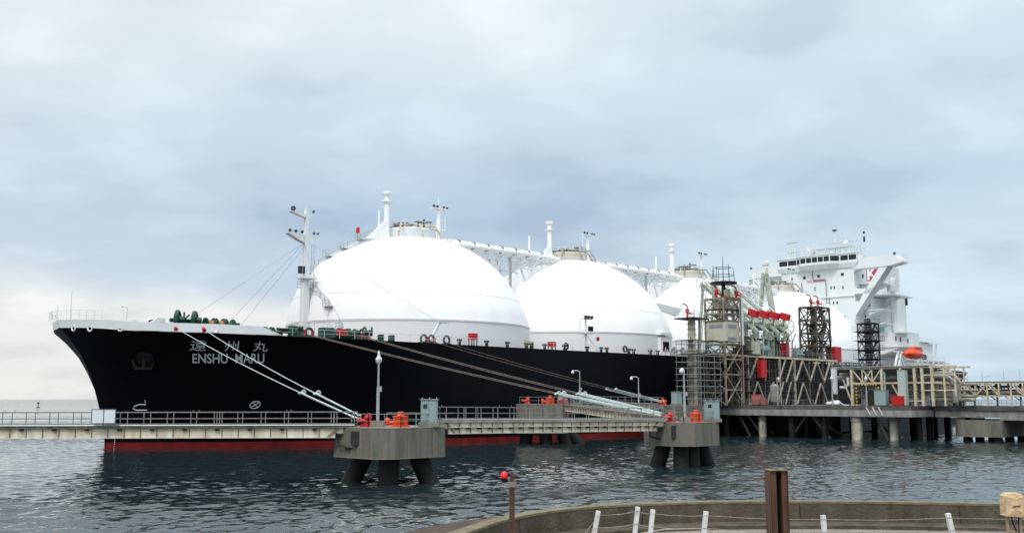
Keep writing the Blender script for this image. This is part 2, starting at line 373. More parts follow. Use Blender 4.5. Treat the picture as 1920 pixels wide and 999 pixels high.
def build_water():
    """sea surface: a real wave field near the berth (wind-wave spectrum), flat water beyond it to the horizon"""
    import numpy as np
    rng = np.random.default_rng(5); n = 512; Lt = 118.0; Z0 = .5
    kx = np.fft.fftfreq(n, Lt / n) * 2 * np.pi; KX, KY = np.meshgrid(kx, kx); K2 = KX ** 2 + KY ** 2; K2[0, 0] = 1; Kk = np.sqrt(K2)
    wd = np.array([.55, -.83]); cosf = (KX * wd[0] + KY * wd[1]) / Kk
    P = np.exp(-1 / (K2 * .50 ** 2)) / K2 ** 1.6 * (.14 + cosf ** 2) * np.exp(-K2 * .09 ** 2); P[0, 0] = 0
    h = np.fft.ifft2(np.sqrt(P) * (rng.normal(size=(n, n)) + 1j * rng.normal(size=(n, n)))).real
    gx, gy = np.gradient(h, Lt / n); h *= .098 / np.sqrt((gx ** 2 + gy ** 2).mean())
    P2 = np.exp(-K2 * 6 ** 2) / (K2 + .001); P2[0, 0] = 0
    env = np.fft.ifft2(np.sqrt(P2) * (rng.normal(size=(n, n)) + 1j * rng.normal(size=(n, n)))).real; env = (env - env.mean()) / env.std()
    Y = [24.0]
    while Y[-1] < 470: Y.append(Y[-1] + max(.20, .0026 * Y[-1]))
    Y = np.array(Y); A = np.linspace(-.66, .66, 820); Yg = np.repeat(Y[:, None], len(A), 1); Xg = A[None, :] * (Yg + 25)
    def samp(F, X, Yv, L):
        u = (X / L * n) % n; v = (Yv / L * n) % n; i0 = u.astype(int); j0 = v.astype(int); fu = u - i0; fv = v - j0; i1 = (i0 + 1) % n; j1 = (j0 + 1) % n; i0 %= n; j0 %= n
        return F[j0, i0] * (1 - fu) * (1 - fv) + F[j0, i1] * fu * (1 - fv) + F[j1, i0] * (1 - fu) * fv + F[j1, i1] * fu * fv
    ca, sa = math.cos(.4), math.sin(.4)
    e = samp(env, Xg * .35, Yg * .9, Lt) * .30 + 1.0; e = np.clip(e, .45, 1.7)
    H = samp(h, Xg, Yg, Lt) + .45 * samp(h, Xg * ca * 1.9 + Yg * sa * 1.9, -Xg * sa * 1.9 + Yg * ca * 1.9, Lt) / 1.9
    nr, nc = H.shape
    fade = np.clip((470 - Yg) / 60, 0, 1) * np.clip(np.minimum(np.arange(nc), nc - 1 - np.arange(nc))[None, :] / 25, 0, 1) * np.clip((Yg - 24) / 2, 0, 1)
    Zg = Z0 + H * e * fade
    co = np.stack([Xg, Yg, Zg], -1).reshape(-1, 3).astype(np.float32)
    y0, y1 = float(Y[0]), float(Y[-1]); a = .66
    ext = np.array([(-30000, -300, Z0), (30000, -300, Z0), (30000, 45000, Z0), (-30000, 45000, Z0)], np.float32)
    co = np.concatenate([co, ext]); e0 = nr * nc
    idx = np.arange(nr * nc).reshape(nr, nc)
    q = np.stack([idx[:-1, :-1], idx[:-1, 1:], idx[1:, 1:], idx[1:, :-1]], -1).reshape(-1, 4)
    bl, br_, tl, tr_ = int(idx[0, 0]), int(idx[0, -1]), int(idx[-1, 0]), int(idx[-1, -1])
    outer = [(e0, e0 + 1, br_, bl), (e0 + 1, e0 + 2, tr_, br_), (e0 + 2, e0 + 3, tl, tr_), (e0 + 3, e0, bl, tl)]
    faces = np.concatenate([q, np.array(outer)])
    me = bpy.data.meshes.new('water'); me.vertices.add(len(co)); me.vertices.foreach_set('co', co.ravel())
    me.loops.add(len(faces) * 4); me.loops.foreach_set('vertex_index', faces.ravel().astype(np.int32))
    me.polygons.add(len(faces)); me.polygons.foreach_set('loop_start', (np.arange(len(faces)) * 4).astype(np.int32)); 
    me.update(calc_edges=True); me.validate()
    sm = np.ones(len(me.polygons), bool); me.polygons.foreach_set('use_smooth', sm)
    me.materials.append(water_mat()); o = bpy.data.objects.new('water', me); COL.objects.link(o); o['kind'] = 'structure'
build_water()

# ================================================================ THE SHIP
BD = [(0, 0), (1, 5), (2.5, 9), (5, 12.8), (9, 16.8), (13, 19.4), (18, 21.8), (23, 23.3), (30, 24.2), (38, 24.5), (999, 24.5)]
BW = [(0, .2), (5, 4), (12, 9.5), (22, 15.3), (32, 19.8), (42, 22.6), (55, 24.2), (65, 24.5), (999, 24.5)]
SZ = [(-4, 7.5), (.6, 7.48), (2.1, 7.4), (3.6, 7.02), (6.23, 6.42), (8.85, 5.59), (11.08, 4.72), (13.31, 3.62), (15.49, 2.02), (17.48, .08), (18.55, -.7)]
ZD = [(0, 17.35), (5, 16.6), (10, 16.42), (18, 16.24), (27, 16.15), (36, 16.1), (60, 16.05), (310, 16.05)]
def HB(s, z):
    r = min(max(z / 16.5, 0), 1.1); dd = max(s - interp(z, SZ), 0)
    b = lerp(interp(dd, BW), interp(dd, BD), r ** 1.5)
    if s > 230:
        k_ = (s - 230) / 50; b *= 1 - lerp(.75, .28, min(r, 1)) * k_ ** 2.2
    return b
PAR = [0, .25, .6, 1, 1.6, 2.5, 3.6, 5, 7, 9, 11, 13, 15.5, 18, 20.5, 23, 26, 30, 34, 38, 42, 48, 55, 65, 80, 110, 150, 200, 250, 262, 272, 282, 290, 296, 303]
def hullgrid(zf0, zf1, nz):
    """rows from height function zf0(s) to zf1(s); columns along the ship, both sides"""
    m = MB(); rows = []
    for j in range(nz + 1):
        row = []
        for p in PAR:
            s = p; z = 0
            for _ in range(4):
                z = lerp(zf0(s), zf1(s), j / nz); s0 = interp(z, SZ); s = s0 + (280 - s0) * p / 303
            row.append((s, HB(s, z), z))
        rows.append(row)
    n = len(PAR); vs = []; fs = []
    for side in (1, -1):
        o = len(vs)
        for row in rows: vs += [(s, b * side, z) for s, b, z in row]
        for j in range(nz):
            for i in range(n - 1):
                a = o + j * n + i; fs.append((a, a + 1, a + n + 1, a + n))
    o2 = (nz + 1) * n
    for j in range(nz):  # transom
        a = j * n + n - 1; b = (j + 1) * n + n - 1; fs.append((a, o2 + a, o2 + b, b))
    m.add(vs, fs); return m
ship = thing('gas_carrier_ship', 'long black-hulled ship with white domed tanks moored alongside the jetty', 'ship', (150, 0, 0))
hullgrid(lambda s: 1.42, lambda s: interp(s, ZD), 14).build('hull', BLACK, ship, smooth=True)
hullgrid(lambda s: -4, lambda s: 1.42, 4).build('boot_topping', BOOT, ship, smooth=True, label='dark red band along the waterline')
dk = MB(); n = len(PAR); vs = []
for p in PAR:
    s = p * 280 / 303 + .3 * (1 - p / 303); z = interp(s, ZD) - .02; b = HB(s, z) - .01; vs += [(s, -b, z), (s, b, z)]
dk.add(vs, [(2 * i, 2 * i + 1, 2 * i + 3, 2 * i + 2) for i in range(n - 1)]); dk.build('deck', NONSKID, ship, fixn=False)
MB().ball((7.4, 0, -2.3), 1, (6.2, 2.7, 2.9), 20, 12).build('bulbous_bow', BOOT, ship, smooth=True)
# bulwark round the bow
bw = MB(); L = [p for p in PAR if p < 20.6]; rows = []
def btop(s): return interp(s, ZD) + interp(s, [(0, 1.05), (14, 1.2), (18.3, 1.1), (20.4, .12)])
for side in (1, -1):
    for off in (0, .18):
        a = []
        for p in L:
            s = p; z0 = interp(s, ZD) + .003
            s0 = interp(z0, SZ); sA = s0 + p; z1 = btop(p); s1 = sA - .22
            b0 = max(HB(sA, z0) + .02 - off, 0) * side
            a.append(((sA + off, b0, z0), (s1 + off, b0, z1)))
        rows.append(a)
for ra in rows:
    bw.add([q for pr in ra for q in pr], [(2 * i, 2 * i + 1, 2 * i + 3, 2 * i + 2) for i in range(len(L) - 1)])
for ra, rb in ((rows[0], rows[1]), (rows[2], rows[3])):
    bw.add([q for x, y in zip(ra, rb) for q in (x[1], y[1])], [(2 * i, 2 * i + 1, 2 * i + 3, 2 * i + 2) for i in range(len(L) - 1)])
bwo = bw.build('bulwark', BULW, ship, smooth=True)
# fairlead rings let into the bulwark
def hp(s, z, off=.05):
    """point on the near side of the hull and its outward normal"""
    b = HB(s, z); t1 = Vector((.6, HB(s + .3, z) - HB(s - .3, z), 0)); t2 = Vector((0, HB(s, z + .3) - HB(s, z - .3), .6))
    nn = t1.cross(t2).normalized()
    if nn.y < 0: nn = -nn
    return Vector((s, b, z)) + nn * off, nn
def bq(s, z):
    zd_ = interp(s, ZD); b = HB(s, zd_); t1 = Vector((.6, HB(s + .3, zd_) - HB(s - .3, zd_), 0)); nn = Vector((-t1.y, t1.x, 0)).normalized()
    if nn.y < 0: nn = -nn
    return Vector((s, b, z)) + nn * .06, nn
for s, z, lines in ((.95, 17.2, 0), (1.9, 17.05, 0), (4.25, 16.98, 0), (9.2, 16.98, 1), (12.1, 16.9, 1), (13.6, 16.86, 0)):
    q, nn = bq(s, z); f = MB(); f.torus(q, .42, .10, nn, 20, 8); o = f.build('fairlead', BULW, bwo, smooth=True)
    MB().lathe(q - nn * .04, [(.45, -.01), (.45, .03)], 18, nn).build('fairlead_opening', BLK, bwo)
    if lines: MB().tube(q + Vector((.25, 0, .1)), q + Vector((.35, .1, -.25)) + nn * .35, .26, n=10).build('fairlead_roller', RED, bwo)
# bow pulpit, flagstaffs, lamp
bp = MB(); z = 18.4
bp.rail([(.2, 4, z), (-.6, .6, z), (-.6, -.6, z), (.2, -4, z), (3.2, -8.5, z - .3)], 1.2, 1.2, .018); bp.rail([(.2, 4, z), (2.6, 8.2, z - .3)], 1.2, 1.2, .018)
bp.build('bow_railing', WHITE2, ship)
MB().tube((1.6, 0, 17.2), (1.6, 0, 22.6), .07, .04).tube((.2, -1, 18), (.2, -1, 20.4), .05).build('jackstaff', WHITE2, ship)
MB().tube((5.6, 9.2, 16.5), (5.6, 9.2, 19.8), .06).tube((5.6, 9.2, 19.8), (5.2, 8.9, 20.1), .06).ball((5.1, 8.8, 20.05), .16).build('deck_lamp', WHITE2, ship)
MB().prism([(6.5, 4), (10.5, 4), (10.5, 9), (6.5, 9)], 16.4, 18.3).build('hatch_house', WHITE, ship)
MB().extr([(7.5, 9.9, 17.0), (10.8, 9.9, 17.0), (10.8, 9.9, 18.7), (9.6, 9.9, 18.7)], (0, -2.4, 0)).build('hatch_coaming', WHITE, ship)
# name on the bow
def hull_text(body, BL, BR, TL, TR, name):
    c = bpy.data.curves.new(name, 'FONT'); c.body = body; c.resolution_u = 4
    if body.isascii(): c.offset = .012
    o = bpy.data.objects.new('tmp', c); COL.objects.link(o)
    me = bpy.data.meshes.new_from_object(o.evaluated_get(bpy.context.evaluated_depsgraph_get()))
    bpy.data.objects.remove(o)
    bm = bmesh.new(); bm.from_mesh(me); bpy.data.meshes.remove(me)
    x0 = min(v.co.x for v in bm.verts); x1 = max(v.co.x for v in bm.verts); y0 = min(v.co.y for v in bm.verts); y1 = max(v.co.y for v in bm.verts)
    m = MB(); vs = []
    for v in bm.verts:
        u = (v.co.x - x0) / (x1 - x0); w_ = (v.co.y - y0) / (y1 - y0)
        s = lerp(lerp(BL[0], BR[0], u), lerp(TL[0], TR[0], u), w_); z = lerp(lerp(BL[1], BR[1], u), lerp(TL[1], TR[1], u), w_)
        vs.append(hp(s, z, .07)[0])
    m.add(vs, [[v.index for v in f.verts] for f in bm.faces]); bm.free()
    return m
hull_text('ENSHU', (13.22, 12.46), (17.11, 12.46), (12.6, 13.72), (16.45, 13.76), 't').build('name_lettering', LETTER, ship)
hull_text('MARU', (18.0, 12.48), (21.48, 12.52), (17.35, 13.78), (20.79, 13.86), 't').build('name_lettering', LETTER, ship)
for ch, a in (('遠', ((12.05, 14.1), (13.85, 14.08), (11.55, 15.45), (13.3, 15.45))), ('州', ((15.85, 14.1), (17.5, 14.08), (15.3, 15.42), (16.95, 15.42))), ('丸', ((19.25, 14.1), (21.0, 14.08), (18.7, 15.42), (20.45, 15.42)))):
    hull_text(ch, *a, 't').build('name_character', LETTER, ship)
def hull_stroke(pts, wd, name, mt=LETTER, parent=ship):
    m = MB()
    m.path([hp(s, z, .05)[0] for s, z in pts], wd / 2, 5); return m.build(name, mt, parent)
cs, cz = 22.68, 6.72
hull_stroke([(cs + .62 * math.cos(a / 16 * 6.2832), cz + .5 * math.sin(a / 16 * 6.2832)) for a in range(17)], .12, 'thruster_mark')
hull_stroke([(cs - .4, cz - .33), (cs + .4, cz + .33)], .1, 'thruster_mark'); hull_stroke([(cs - .4, cz + .33), (cs + .4, cz - .33)], .1, 'thruster_mark')
hull_stroke([(10.3, 7.35), (10.55, 6.75), (9.9, 6.8), (9.5, 6.55), (9.4, 6.2), (9.8, 6.0), (10.9, 6.0)], .13, 'bulb_mark')
dm = MB()
for i in range(9):
    q, nn = hp(8.35, .45 + i * .33, .03); dm.extr([q, q + Vector((.22, .05, 0)), q + Vector((.22, .05, .16)), q + Vector((0, 0, .16))], nn * .02)
dm.build('draught_scale', LETTER, ship)
# anchor in its pocket
q, nn = hp(8.3, 13.0, 0)
an = MB(); an.lathe(q - nn * .1, [(1.25, 0), (1.2, .22), (.9, .3)], 20, nn); anch = an.build('anchor_pocket', mat('pocket_dark', (.018, .021, .027), .6, .15, var=.2), ship, smooth=True)
fwd = Vector((1, .35, 0)).normalized()
a2 = MB(); a2.beam(q + nn * .35 + Vector((0, 0, .5)), q + nn * .5 + Vector((0, 0, -1.2)), .3); a2.beam(q + nn * .5 - fwd * 1.1 + Vector((0, 0, -1.0)), q + nn * .5 + fwd * 1.1 + Vector((0, 0, -1.0)), .36)
for sg in (-1, 1): a2.beam(q + nn * .5 + fwd * sg * 1.0 + Vector((0, 0, -1.1)), q + nn * .6 + fwd * sg * 1.4 + Vector((0, 0, .1)), .24)
a2.build('anchor', mat('anchor_iron', (.02, .016, .014), .6, .2, var=.3), ship)

rr = random.Random(17)
for s_, z0_, L_ in ((4.3, 16.5, 1.6), (9.3, 16.3, 2.2), (12.2, 16.2, 1.4), (7.7, 12.0, 3.0), (8.5, 12.0, 2.2), (24.5, 15.9, 2.4), (34.4, 15.9, 2.0), (52, 15.8, 1.8), (66, 15.8, 2.6), (91, 15.8, 2.0), (104, 15.8, 1.6)):
    p0, nn = hp(s_, z0_, .012); p1, _ = hp(s_ + .05, z0_ - L_, .012); fw = Vector((.07 + rr.random() * .06, 0, 0))
    MB().add([p0 - fw, p0 + fw, p1 + fw * .3, p1 - fw * .3], [(0, 1, 2, 3)]).build('rust_streak', mat('hull_rust', (.022, .012, .009), .8, .1, var=.3), ship, fixn=False)
def bow_bulge(s, y, z, c):
    """the covers are drawn out a little towards the bow at mid height"""
    if s >= c: return s
    r_ = math.hypot(s - c, y); w = (c - s) / max(r_, .01)
    return c - (c - s) * (1 + interp(z, [(20.3, .008), (23, .03), (25, .055), (28, .10), (30.5, .115), (33, .06), (35, .015), (36.5, 0)]) * w)
# tank covers
TR_, TZ = 21.5, 15.45
for k_i, sc_ in enumerate((62.5, 106.0, 149.8, 193.4)):
    p = [(22.0, 16.0), (22.0, 20.1), (22.1, 20.15), (22.1, 20.34), (21.0, 20.37)]
    prof_s = [(r_, z_) for r_, z_ in p[:5]]
    sk = MB(); sk.lathe((sc_, 0, 0), prof_s, 96); cov_skirt = None
    dome = MB(); pr = []
    key = [(22.0, 20.38), (21.35, 22.6), (20.3, 24.9), (18.6, 27.8), (16.35, 30.6), (12.6, 33.6), (8.2, 35.75), (4.0, 36.75), (.3, 37.0)]
    pr = [(a, b) for a, b in smooth_poly(key, 5)]
    dome.lathe((sc_, 0, 0), pr, 128)
    dome.v = [(bow_bulge(x, y, z, sc_), y, z) for x, y, z in dome.v]
    dm_o = dome.build('tank_cover', DOME, ship, smooth=True)
    sk.build('cover_skirt', SKIRT, dm_o, smooth=True)
    z = 24.9; r_ = 20.3
    seam = MB().torus((sc_, 0, z), r_ + .01, .04, n=96); seam.v = [(bow_bulge(x, y, q_, sc_), y, q_) for x, y, q_ in seam.v]
    seam.build('cover_seam', SKIRT, dm_o, smooth=True)
    # dome-top housing with valves and rails
    hs = MB(); hs.lathe((sc_, 0, 0), [(4.3, 35.2), (4.3, 38.2), (4.0, 38.5), (0.1, 38.5)], 32)
    ho = hs.build('tank_dome_house', BEIGE if k_i else WHITE2, ship, smooth=True)
    g = MB(); pts = [(sc_ + 7.6 * math.cos(a * .3927), 7.6 * math.sin(a * .3927), 35.6 + .0) for a in range(17)]
    g.rail(pts, 1.2, 1.6, .04); g.build('dome_railing', WHITE2, ship); g = MB()
    pts = [(sc_ + 4.1 * math.cos(a * .3927), 4.1 * math.sin(a * .3927), 38.5) for a in range(17)]; g.rail(pts, 1.1, 1.6, .04)
    g.build('dome_railing', WHITE2, ship)
    g = MB(); rr = random.Random(k_i)
    for j in range(11):
        a = rr.uniform(0, 6.28); d0 = rr.uniform(.8, 3.6); x = sc_ + d0 * math.cos(a); y = d0 * math.sin(a); h_ = rr.uniform(.5, 1.7)
        g.tube((x, y, 38.7), (x, y, 38.7 + h_), rr.uniform(.12, .3)); g.tube((x, y, 38.8 + h_ * .6), (x + rr.uniform(-2, 2), y + rr.uniform(-2, 2), 38.8 + h_ * .6), .16)
    g.build_each('dome_valve', mat('valve_grey', (.12, .12, .12), .5), ship, per=2)
    g = MB()
    for a in (.4, 1.1, 1.9, 2.6, 3.6, 4.4, 5.3):
        x, y = math.cos(a), math.sin(a)
        g.path([(sc_ + 6.6 * x, 6.6 * y, 35.4), (sc_ + 6.0 * x, 6.0 * y, 37.4), (sc_ + 5.0 * x, 5.0 * y, 38.9), (sc_ + 2 * x, 2 * y, 39.1)], .17, 8)
    g.build('dome_pipe', CREAM if k_i == 0 else PIPE, ship, smooth=True)
    # vent mast, thin mast and light mast
    m = MB(); xs = sc_ - 5.6
    m.lathe((xs, 0, 0), [(.75, 35.5), (.5, 38), (.5, 43.0), (.95, 43.05), (.95, 43.2), (.46, 43.25), (.46, 44.2), (.8, 44.45), (.85, 44.7), (.6, 44.9)], 16)
    vm = m.build('vent_mast', WHITE, ship, smooth=True)
    MB().extr([(xs - 4.4, 0, 35.9), (xs - .5, 0, 35.9), (xs - .5, 0, 39.6)], (0, .4, 0)).build('mast_gusset', WHITE, vm)
    m = MB(); xt = sc_ - (6.6 if k_i == 0 else 10.8); m.tube((xt, -1, 34), (xt, -1, 41.4), .26, .2); m.build('thin_mast', WHITE, ship, smooth=True)
    m = MB(); xl = sc_ + 6.8
    m.tube((xl, 0, 37), (xl, 0, 43.4), .48, .33, 10)
    if k_i == 0: m.tube((xl, 0, 43), (xl, 0, 45.8), .1).tube((xl + 1.6, 0, 39.5), (xl + 1.6, 0, 43.8), .07).tube((xl, 0, 41.4), (xl + 1.6, 0, 41.4), .07).tube((xl, 0, 39.5), (xl + 1.6, 0, 39.5), .07)
    else: m.tube((xl - 1.7, 0, 39), (xl - 1.7, 0, 43.4), .06).tube((xl, 0, 39), (xl - 1.7, 0, 39), .06).tube((xl, 0, 41), (xl - 1.7, 0, 41), .06)
    m.box(xl - 1.8, xl + 1.8, -.5, .5, 43.35, 43.5)
    lm = m.build('light_mast', WHITE, ship, smooth=True)
    for dx in (-1.6, -.7, .9, 1.7):
        MB().lathe((xl + dx, .4, 43.8), [(.1, -.22), (.27, .08), (.29, .15)], 12, (0.2 * dx, 1, -.5)).build('floodlight', mat('lamp_grey', (.10, .11, .13), .3), lm)
# catwalk with large pipes joining the tank tops
for a, b in ((72.3, 96.5), (115.8, 140.5), (159.5, 184)):
    m = MB(); zt = 37.0
    for y, r_, z_ in ((1.6, .62, zt), (-.4, .5, zt - .1), (3.3, .38, zt - .5)):
        m.path([(a - 3, y, z_ - .1), (a, y, z_), (b, y, z_), (b + 3, y, z_ - .1)], r_, 12)
    cat = m.build('header_pipe', WHITE, ship, smooth=True)
    m = MB(); nb = 7
    for i in range(nb):
        x = lerp(a + .6, b - .6, i / (nb - 1)); m.tube((x - .13, 1.6, zt), (x + .13, 1.6, zt), .74, n=12); m.tube((x + 1.1, -.4, zt - .1), (x + 1.3, -.4, zt - .1), .62, n=12)
    m.build_each('pipe_flange', DSTEEL, cat)
    m = MB(); zb = 35.4
    for y in (-1.8, 4.2):
        m.beam((a - 2, y, zb), (b + 2, y, zb), .35); m.beam((a - 2, y, zb - 2.0), (b + 2, y, zb - 2.0), .25)
    for i in range(9):
        x = lerp(a, b, i / 8)
        m.beam((x, -1.8, zb), (x, 4.2, zb), .25)
        for y in (-1.8, 4.2):
            m.beam((x, y, zb - 2), (x, y, zb), .18)
            if i < 8: m.beam((x, y, zb - 2), (lerp(a, b, (i + 1) / 8), y, zb), .16)
    c0 = (a + b) / 2
    for sx in (-1, 1):
        for y in (-1.8, 4.2):
            m.beam((c0 + sx * 7.6, y, zb), (c0 + sx * 3.2, y, 28), .4); m.beam((c0 + sx * 2.2, y, zb), (c0 + sx * 4.8, y, 29.5), .3)
            m.beam((c0, y, zb), (c0, y, 18), .4)
    m.build('pipe_trestle', WHITE2, ship)
    m = MB(); m.rail([(a - 2, 4.6, zb + .1), (b + 2, 4.6, zb + .1)], 1.1, 1.5, .035); m.build('catwalk_railing', WHITE2, ship)
# white crossover gear between tanks 1 and 2
m = MB()
for i in range(12):
    a = i * .5236; m.beam((128, -2, 37), (128 + 1.7 * math.cos(a), -2, 37 + 1.7 * math.sin(a)), .1)
m.torus((128, -2, 37), 1.7, .12, (0, 1, 0)); m.build('hose_reel', WHITE2, ship)
# inclined stair on the first tank cover
pts = [(42.0, 9.0, 16.1), (42.4, 8.3, 18.7), (42.3, 6.8, 20.5), (42.2, 5.2, 22.6), (42.5, 2.8, 24.3), (42.8, 1.0, 25.8), (43.2, -2.6, 26.4), (44.6, -3.4, 28.3), (46.6, -4, 30.5), (48.8, -4.2, 32.5), (51.2, -4, 34.2), (54.2, -3.4, 36.1), (57.0, -3, 37.3)]
m = MB()
pv = [Vector((bow_bulge(q[0], q[1], q[2], 62.5), q[1], q[2])) for q in pts]
for a, b in zip(pv[:-1], pv[1:]):
    m.beam(a, b, .9, .12)
    for off in (Vector((-.45, 0, 0)), Vector((.35, 0, .2))):
        m.beam(a + off, b + off, .1, .3)
st_ = m.build('dome_stair', WHITE2, ship)
m = MB()
for off in (Vector((-.5, 0, 0)), Vector((.4, 0, .2))):
    for a, b in zip(pv[:-1], pv[1:]): m.rail([a + off, b + off], 1.1, 1.5, .035)
m.build('stair_railing', mat('stair_rail', (.52, .57, .58), .5), st_)
for q in (pv[1], pv[3], pv[6], pv[9], pv[10], pv[11]):
    m = MB(); m.box(q.x - 1.1, q.x + .5, q.y - .9, q.y + .9, q.z - .05, q.z + .05); m.beam(q + Vector((-.9, .5, -1.6)), q + Vector((-.9, .5, 0)), .09); m.rail([q + Vector((-1.1, -.9, 0)), q + Vector((-1.1, .9, 0))], 1.1, .9, .035)
    m.build('stair_landing', mat('stair_grey', (.42, .46, .47), .5), st_)
m = MB(); m.box(53.0, 53.2, -3.9, -3.1, 37.3, 38.3); m.box(53.05, 53.15, -3.6, -3.5, 35.9, 37.3); m.build('fire_point_board', RED, ship)

# foremast
m = MB(); x0 = 39.9
m.prism([(x0 - .62, -.62), (x0 + .62, -.62), (x0 + .62, .62), (x0 - .62, .62)], 16.1, 27.6, [(x0 - .52, -.52), (x0 + .52, -.52), (x0 + .52, .52), (x0 - .52, .52)])
m.prism([(x0 - .42, -.42), (x0 + .42, -.42), (x0 + .42, .42), (x0 - .42, .42)], 27.6, 33.9, [(x0 - .36, -.36), (x0 + .36, -.36), (x0 + .36, .36), (x0 - .36, .36)])
m.prism([(x0 - .38, -.34), (x0 + .3, -.34), (x0 + .3, .34), (x0 - .38, .34)], 33.9, 39.4, [(x0 - .3, -.28), (x0 + .24, -.28), (x0 + .24, .28), (x0 - .3, .28)])
m.tube((x0, 0, 39.4), (x0, 0, 40.3), .08)
fm = m.build('foremast', HOUSE, ship)
m = MB(); m.extr([(x0 - 3.6, -.9, 34.9), (x0 + 2.0, -.9, 34.9), (x0 + 1.0, -.9, 33.7), (x0 - .5, -.9, 33.6)], (0, 1.1, 0)); m.extr([(x0 - 3.2, -.7, 38.6), (x0 + 1.1, -.7, 38.6), (x0 + .4, -.7, 38.0), (x0 - .4, -.7, 37.9)], (0, 1.0, 0)); m.box(x0 - 1.1, x0 + 1.6, -1.3, 1.3, 27.5, 27.68)
m.build_each('mast_platform', HOUSE, fm)
LG = mat('lamp_grey', (.10, .11, .13), .3)
for dx, z in ((-3.5, 35.2), (-2.4, 35.2), (-1.2, 35.2), (1.1, 35.2), (1.9, 35.2), (.9, 38.9)):
    MB().lathe((x0 + dx, .5, z + .15), [(.1, -.22), (.26, .08), (.28, .16)], 12, (.2 * dx, 1, -.35)).build('floodlight', LG, fm)
MB().lathe((x0 - 2.9, .3, 39.1), [(.15, -.35), (.42, .08), (.44, .3)], 14, (-.6, 1, -.1)).build('searchlight', LG, fm)
MB().box(x0 - 1.6, x0 - .7, .2, 1.0, 28.3, 29.5).build('fog_horn', DSTEEL, fm)
m = MB()
for z_ in range(17, 34): m.beam((x0 + 1.0, .2, z_), (x0 + 1.5, .2, z_), .05)
m.beam((x0 + 1.5, .2, 16.1), (x0 + 1.5, .2, 33.5), .06); m.beam((x0 + 1.0, .2, 16.1), (x0 + 1.0, .2, 33.5), .06); m.build('mast_ladder', GALV, fm)
m = MB()
for z_ in (21.6, 23.4, 25): m.rail([(x0 + 1.1, -.9, z_), (x0 + 3.0, -.9, z_), (x0 + 3.0, .9, z_)], .9, 1, .04)
m.build('mast_landing', HOUSE, fm)
m = MB(); T0 = (x0 - .4, 0, 33.6)
m.path([T0, (16.5, 3, 18.4)], .03, 4); m.path([T0, (28, -9, 17)], .03, 4); m.path([T0, (30, 14, 16.5)], .03, 4); m.path([(x0 + .4, 0, 33.8), (50.5, 22, 19.7)], .03, 4); m.path([(x0 + .4, 0, 33.8), (36, -20, 16.3)], .03, 4); m.path([T0, (33.5, 18, 16.3)], .035, 4)
m.build('mast_stay', mat('stay_wire', (.30, .34, .38), .5), fm)
m = MB(); m.beam((48, 22.6, 16.1), (50.5, 22.4, 19.6), .35); m.box(50.1, 52.3, 22.1, 22.7, 19.5, 19.75); m.build('stay_bracket', WHITE2, ship)

# deck machinery: built once per kind, then copied as parts of the ship
def winch(cx, cy, z, s_=1.0, orange=False, name='mooring_winch'):
    m = MB()
    for i, dx in enumerate((-2.0, -.2, 1.6)):
        m.lathe((cx + dx * s_, cy, z + 1.1 * s_), [(1.15 * s_, -.08), (1.15 * s_, .08), (.55 * s_, .1), (.55 * s_, 1.3 * s_), (1.15 * s_, 1.32 * s_), (1.15 * s_, 1.45 * s_)], 18, (1, 0, 0))
    m.box(cx - 2.5 * s_, cx + 3.6 * s_, cy - .9 * s_, cy + .9 * s_, z - .02, z + .35 * s_)
    m.box(cx + 3.0 * s_, cx + 4.0 * s_, cy - .6 * s_, cy + .6 * s_, z + .3, z + 1.6 * s_)
    o = m.build(name, GREEN, ship, smooth=True)
    g = MB()
    for dx in (-1.2, .6): g.lathe((cx + dx * s_, cy, z + 1.1 * s_), [(.72 * s_, -.5 * s_), (.8 * s_, 0), (.72 * s_, .5 * s_)], 16, (1, 0, 0))
    g.build('rope_coil', mat('rope_orange', (.50, .22, .08), .8) if orange else mat('rope_olive', (.16, .16, .05), .8), o, smooth=True)
    return o
def winch_big(cx, cy, z):
    m = MB()
    for dx, dy in ((0, 0), (2.4, .3)):
        m.torus((cx + dx, cy + dy, z + 1.35), 1.15, .28, (.75, .65, 0), 22, 8); m.lathe((cx + dx, cy + dy, z + 1.35), [(1.1, -.1), (1.1, .1), (.5, .15), (.45, .9)], 20, (.75, .65, 0))
    m.box(cx - 2, cx + 4.6, cy - 1, cy + 1, z - .02, z + .5); m.tube((cx - .5, cy - 1.2, z + 1.35), (cx + 3.6, cy - 1.2, z + 1.35), .3)
    for a in range(8): m.beam((cx + 1.2, cy - .5, z + 1.4), (cx + 1.2 + 1.1 * math.cos(a * .785), cy - .5, z + 1.4 + 1.1 * math.sin(a * .785)), .2)
    return m.build('anchor_windlass', GREEN, ship, smooth=True)
winch_big(11.8, 11.5, 17.1)
winch(17.2, 12.5, 17.0, .85, True)
m = MB(); m.path([(10.6, 10, 17.6), (9.6, 9.5, 18.5), (8.7, 9.2, 18.2)], .17, 6); m.build('anchor_chain', mat('chain', (.03, .02, .025), .6), ship)
MB().tube((16.0, 11, 16.3), (16.0, 11, 18.9), .12).build('vent_post', BLK, ship)
winch(21.0, 19.5, 16.15, .62)
winch(33.0, 20.5, 16.1, .8, name='mooring_winch')
m = MB()
for a in range(5): m.torus((36.0 + .45 * a, 21.5, 17.2 + .35 * math.sin(a * 2)), .6, .16, (1, .2 * a, 0), 16, 6)
m.build('winch_drum', GREEN, ship, smooth=True)
m = MB()
for s in (22.9, 27.9, 38.5, 40.5):
    h_ = 1.5 if s < 30 else 1.0; w_ = 1.9 if s < 30 else .5; m.box(s, s + w_, 22.0, 23.0, 16.1, 16.1 + h_)
m.build_each('hydraulic_box', GREEN, ship)
